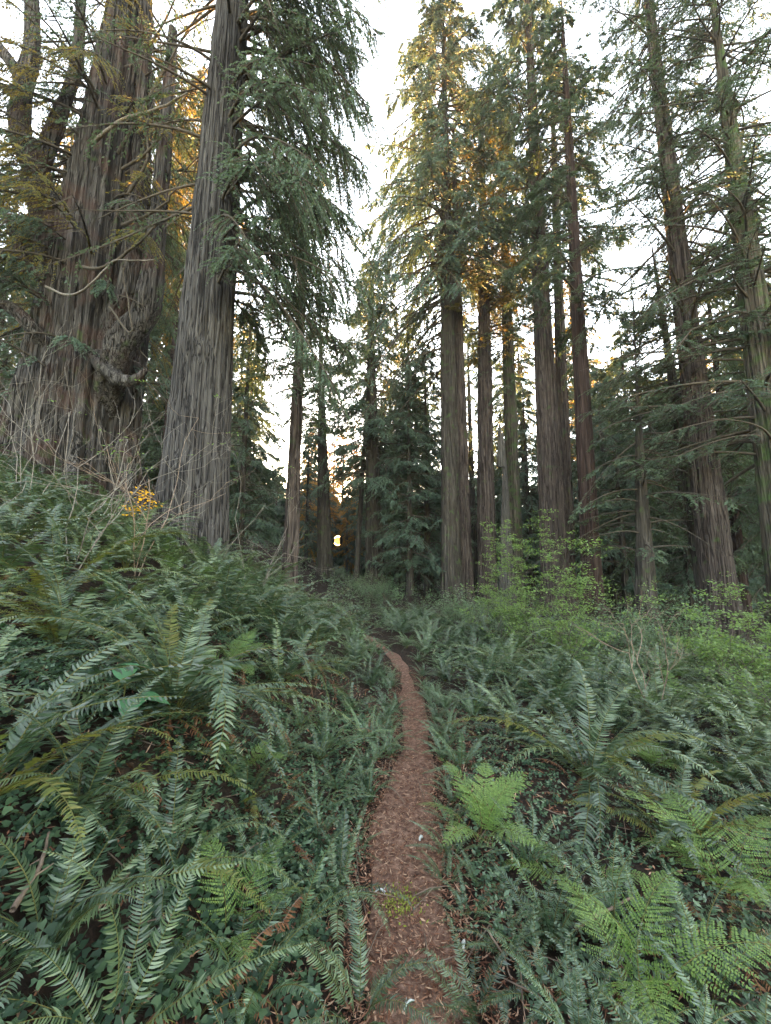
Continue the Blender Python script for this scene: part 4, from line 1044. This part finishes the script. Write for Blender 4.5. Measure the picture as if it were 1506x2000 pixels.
for q, (px, Y, h, lab) in enumerate([(30, 5.6, 2.5, 'pale leafless shrub tangled before the ancient redwood, leftmost'), (170, 6.2, 2.6, 'pale leafless shrub between ancient redwood and furrowed trunk'), (270, 5.0, 2.1, 'leafless shrub with reddish stems below the sunlit-coloured sapling'),
                                      (410, 7.2, 2.2, 'pale leafless shrub against the foot of the furrowed trunk'), (500, 7.6, 2.0, 'thin leafless shrub just right of the furrowed trunk'), (150, 4.3, 2.0, 'leafless shrub with a few bright sprouts standing among the bank ferns')]):
    shrub(p=at_px(px, Y), name='bare_shrub', label=lab, cat='shrub', group=BARE, h=h, stems=4, lev=3, kids=(1, 4), bark=M_PALETWIG if q != 2 else M_PINKTWIG, leafm=M_HUCK, n_leaf=5, lsz=0.04, spread=0.5, seed=70 + q, r0=0.007, tip_frac=0.12, cluster=0.04)
HK = dict(name='huckleberry_shrub', cat='shrub', group=SH, bark=M_TWIG, leafm=M_HUCK)
def huck(px, Y, label, h, stems, n_leaf, spread, seed, lsz=0.045):
    shrub(p=at_px(px, Y), label=label, h=h, stems=stems, lev=3, n_leaf=int(n_leaf * 0.9), lsz=lsz * 1.1, spread=spread, seed=seed, r0=0.009, cluster=0.06, flat=0.3, kids=(2, 5), aspect=0.6, **HK)
huck(1035, 8.6, 'feathery light green huckleberry in front of the snag', 2.4, 6, 22, 0.35, 81, 0.045)
huck(1100, 7.6, 'lower light green huckleberry below the thickest redwood', 1.2, 6, 18, 0.6, 82, 0.04)
huck(965, 9.0, 'small light green huckleberry left of the feathery one', 1.1, 5, 18, 0.5, 88, 0.04)
huck(1390, 6.6, 'light green huckleberry spreading before the leaning grey redwood', 1.1, 6, 18, 0.7, 83)
huck(1480, 6.2, 'tall light green huckleberry at the right edge', 1.5, 6, 20, 0.55, 84, 0.042)
huck(1500, 4.6, 'leafy huckleberry at the right edge above the ferns', 0.8, 6, 16, 0.7, 85, 0.03)
shrub(p=at_px(1238, 5.2), name='bare_shrub', label='bare tan-stemmed shrub with sparse sprouts on the right', cat='shrub', group=SH, h=1.25, stems=3, lev=3, bark=M_PINKTWIG, leafm=M_HUCK, n_leaf=7, lsz=0.035, spread=0.35, seed=86, r0=0.007, tip_frac=0.35, cluster=0.05)
for q, (px, py, h, lab) in enumerate([(890, 1235, 1.1, 'greyish bush at the foot of the split shaggy redwood'), (960, 1225, 1.0, 'greyish bush below the straight brown redwood'), (700, 1170, 1.2, 'greyish bush left of the trail bend, below the conical conifer'), (650, 1140, 1.2, 'greyish bush under the setting sun'),
                                      (745, 1180, 1.0, 'small greyish bush at the trail bend'), (1320, 1300, 1.3, 'dull green bush at the foot of the leaning grey redwood'), (1200, 1290, 1.1, 'dull green bush behind the bare tan-stemmed shrub'), (560, 1130, 1.3, 'greyish bush at the foot of the slender bare-stemmed tree')]):
    shrub_px(px, py, name='bush', label=lab, cat='bush', group=SH, h=h, stems=7, lev=2, bark=M_TWIG, leafm=M_SALAL, n_leaf=22, lsz=0.06, spread=0.7, seed=90 + q, r0=0.010, cluster=0.13, flat=0.7, kids=(2, 5))
p = pt(272, 980, 6.4)
zg = float(terrain(p[0], p[1]))
root = empty('maple_sapling', (p[0], p[1], zg), 'sapling with sunlight painted yellow into its leaves, left of the furrowed trunk', 'sapling')
hs = p[2] - zg
g = Geo(); tube(g, spline([[0.05, 0, -.05], [0.0, 0.03, hs * .4], [0.04, 0, hs * .8], [0.02, 0, hs + .12]], 14), np.linspace(0.009, 0.003, 14), 6)
tube(g, spline([[0.03, 0, hs * .6], [-0.06, -.02, hs * .8], [-0.12, 0, hs - 0.14]], 8), np.linspace(0.005, 0.002, 8), 5)
tube(g, spline([[0.04, 0, hs * .8], [0.12, -.02, hs * .95], [0.2, 0, hs]], 8), np.linspace(0.004, 0.002, 8), 5)
link('stem', g.mesh('stem', [M_TWIG]), root)
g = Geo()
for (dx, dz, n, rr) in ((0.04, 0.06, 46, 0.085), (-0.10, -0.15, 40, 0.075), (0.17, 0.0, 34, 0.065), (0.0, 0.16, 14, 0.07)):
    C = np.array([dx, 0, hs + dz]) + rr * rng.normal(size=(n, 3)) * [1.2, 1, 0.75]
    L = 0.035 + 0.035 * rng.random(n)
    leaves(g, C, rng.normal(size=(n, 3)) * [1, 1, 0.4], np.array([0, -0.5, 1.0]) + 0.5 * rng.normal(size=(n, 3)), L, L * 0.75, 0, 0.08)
link('foliage', g.mesh('foliage', [M_SUNLIT_LEAF]), root)

# ------------------------------------------------------------------ evening air
g = Geo()
x0, x1, y0, y1, z0, z1 = -205, 205, -62, 205, -14, 62
g.add([[x0, y0, z0], [x1, y0, z0], [x1, y1, z0], [x0, y1, z0], [x0, y0, z1], [x1, y0, z1], [x1, y1, z1], [x0, y1, z1]],
      [[0, 3, 2, 1], [4, 5, 6, 7], [0, 1, 5, 4], [1, 2, 6, 5], [2, 3, 7, 6], [3, 0, 4, 7]])
mh = bpy.data.materials.new('haze_air'); mh.use_nodes = True
nd = mh.node_tree.nodes; nd.clear()
out = nd.new('ShaderNodeOutputMaterial'); pv = nd.new('ShaderNodeVolumePrincipled')
pv.inputs['Color'].default_value = (0.95, 0.95, 0.97, 1); pv.inputs['Density'].default_value = 0.0004; pv.inputs['Anisotropy'].default_value = 0.3
mh.node_tree.links.new(pv.outputs[0], out.inputs['Volume'])
tag(link('haze', g.mesh('haze', [mh], smooth=False)), 'thin evening haze between the trees', kind='stuff')
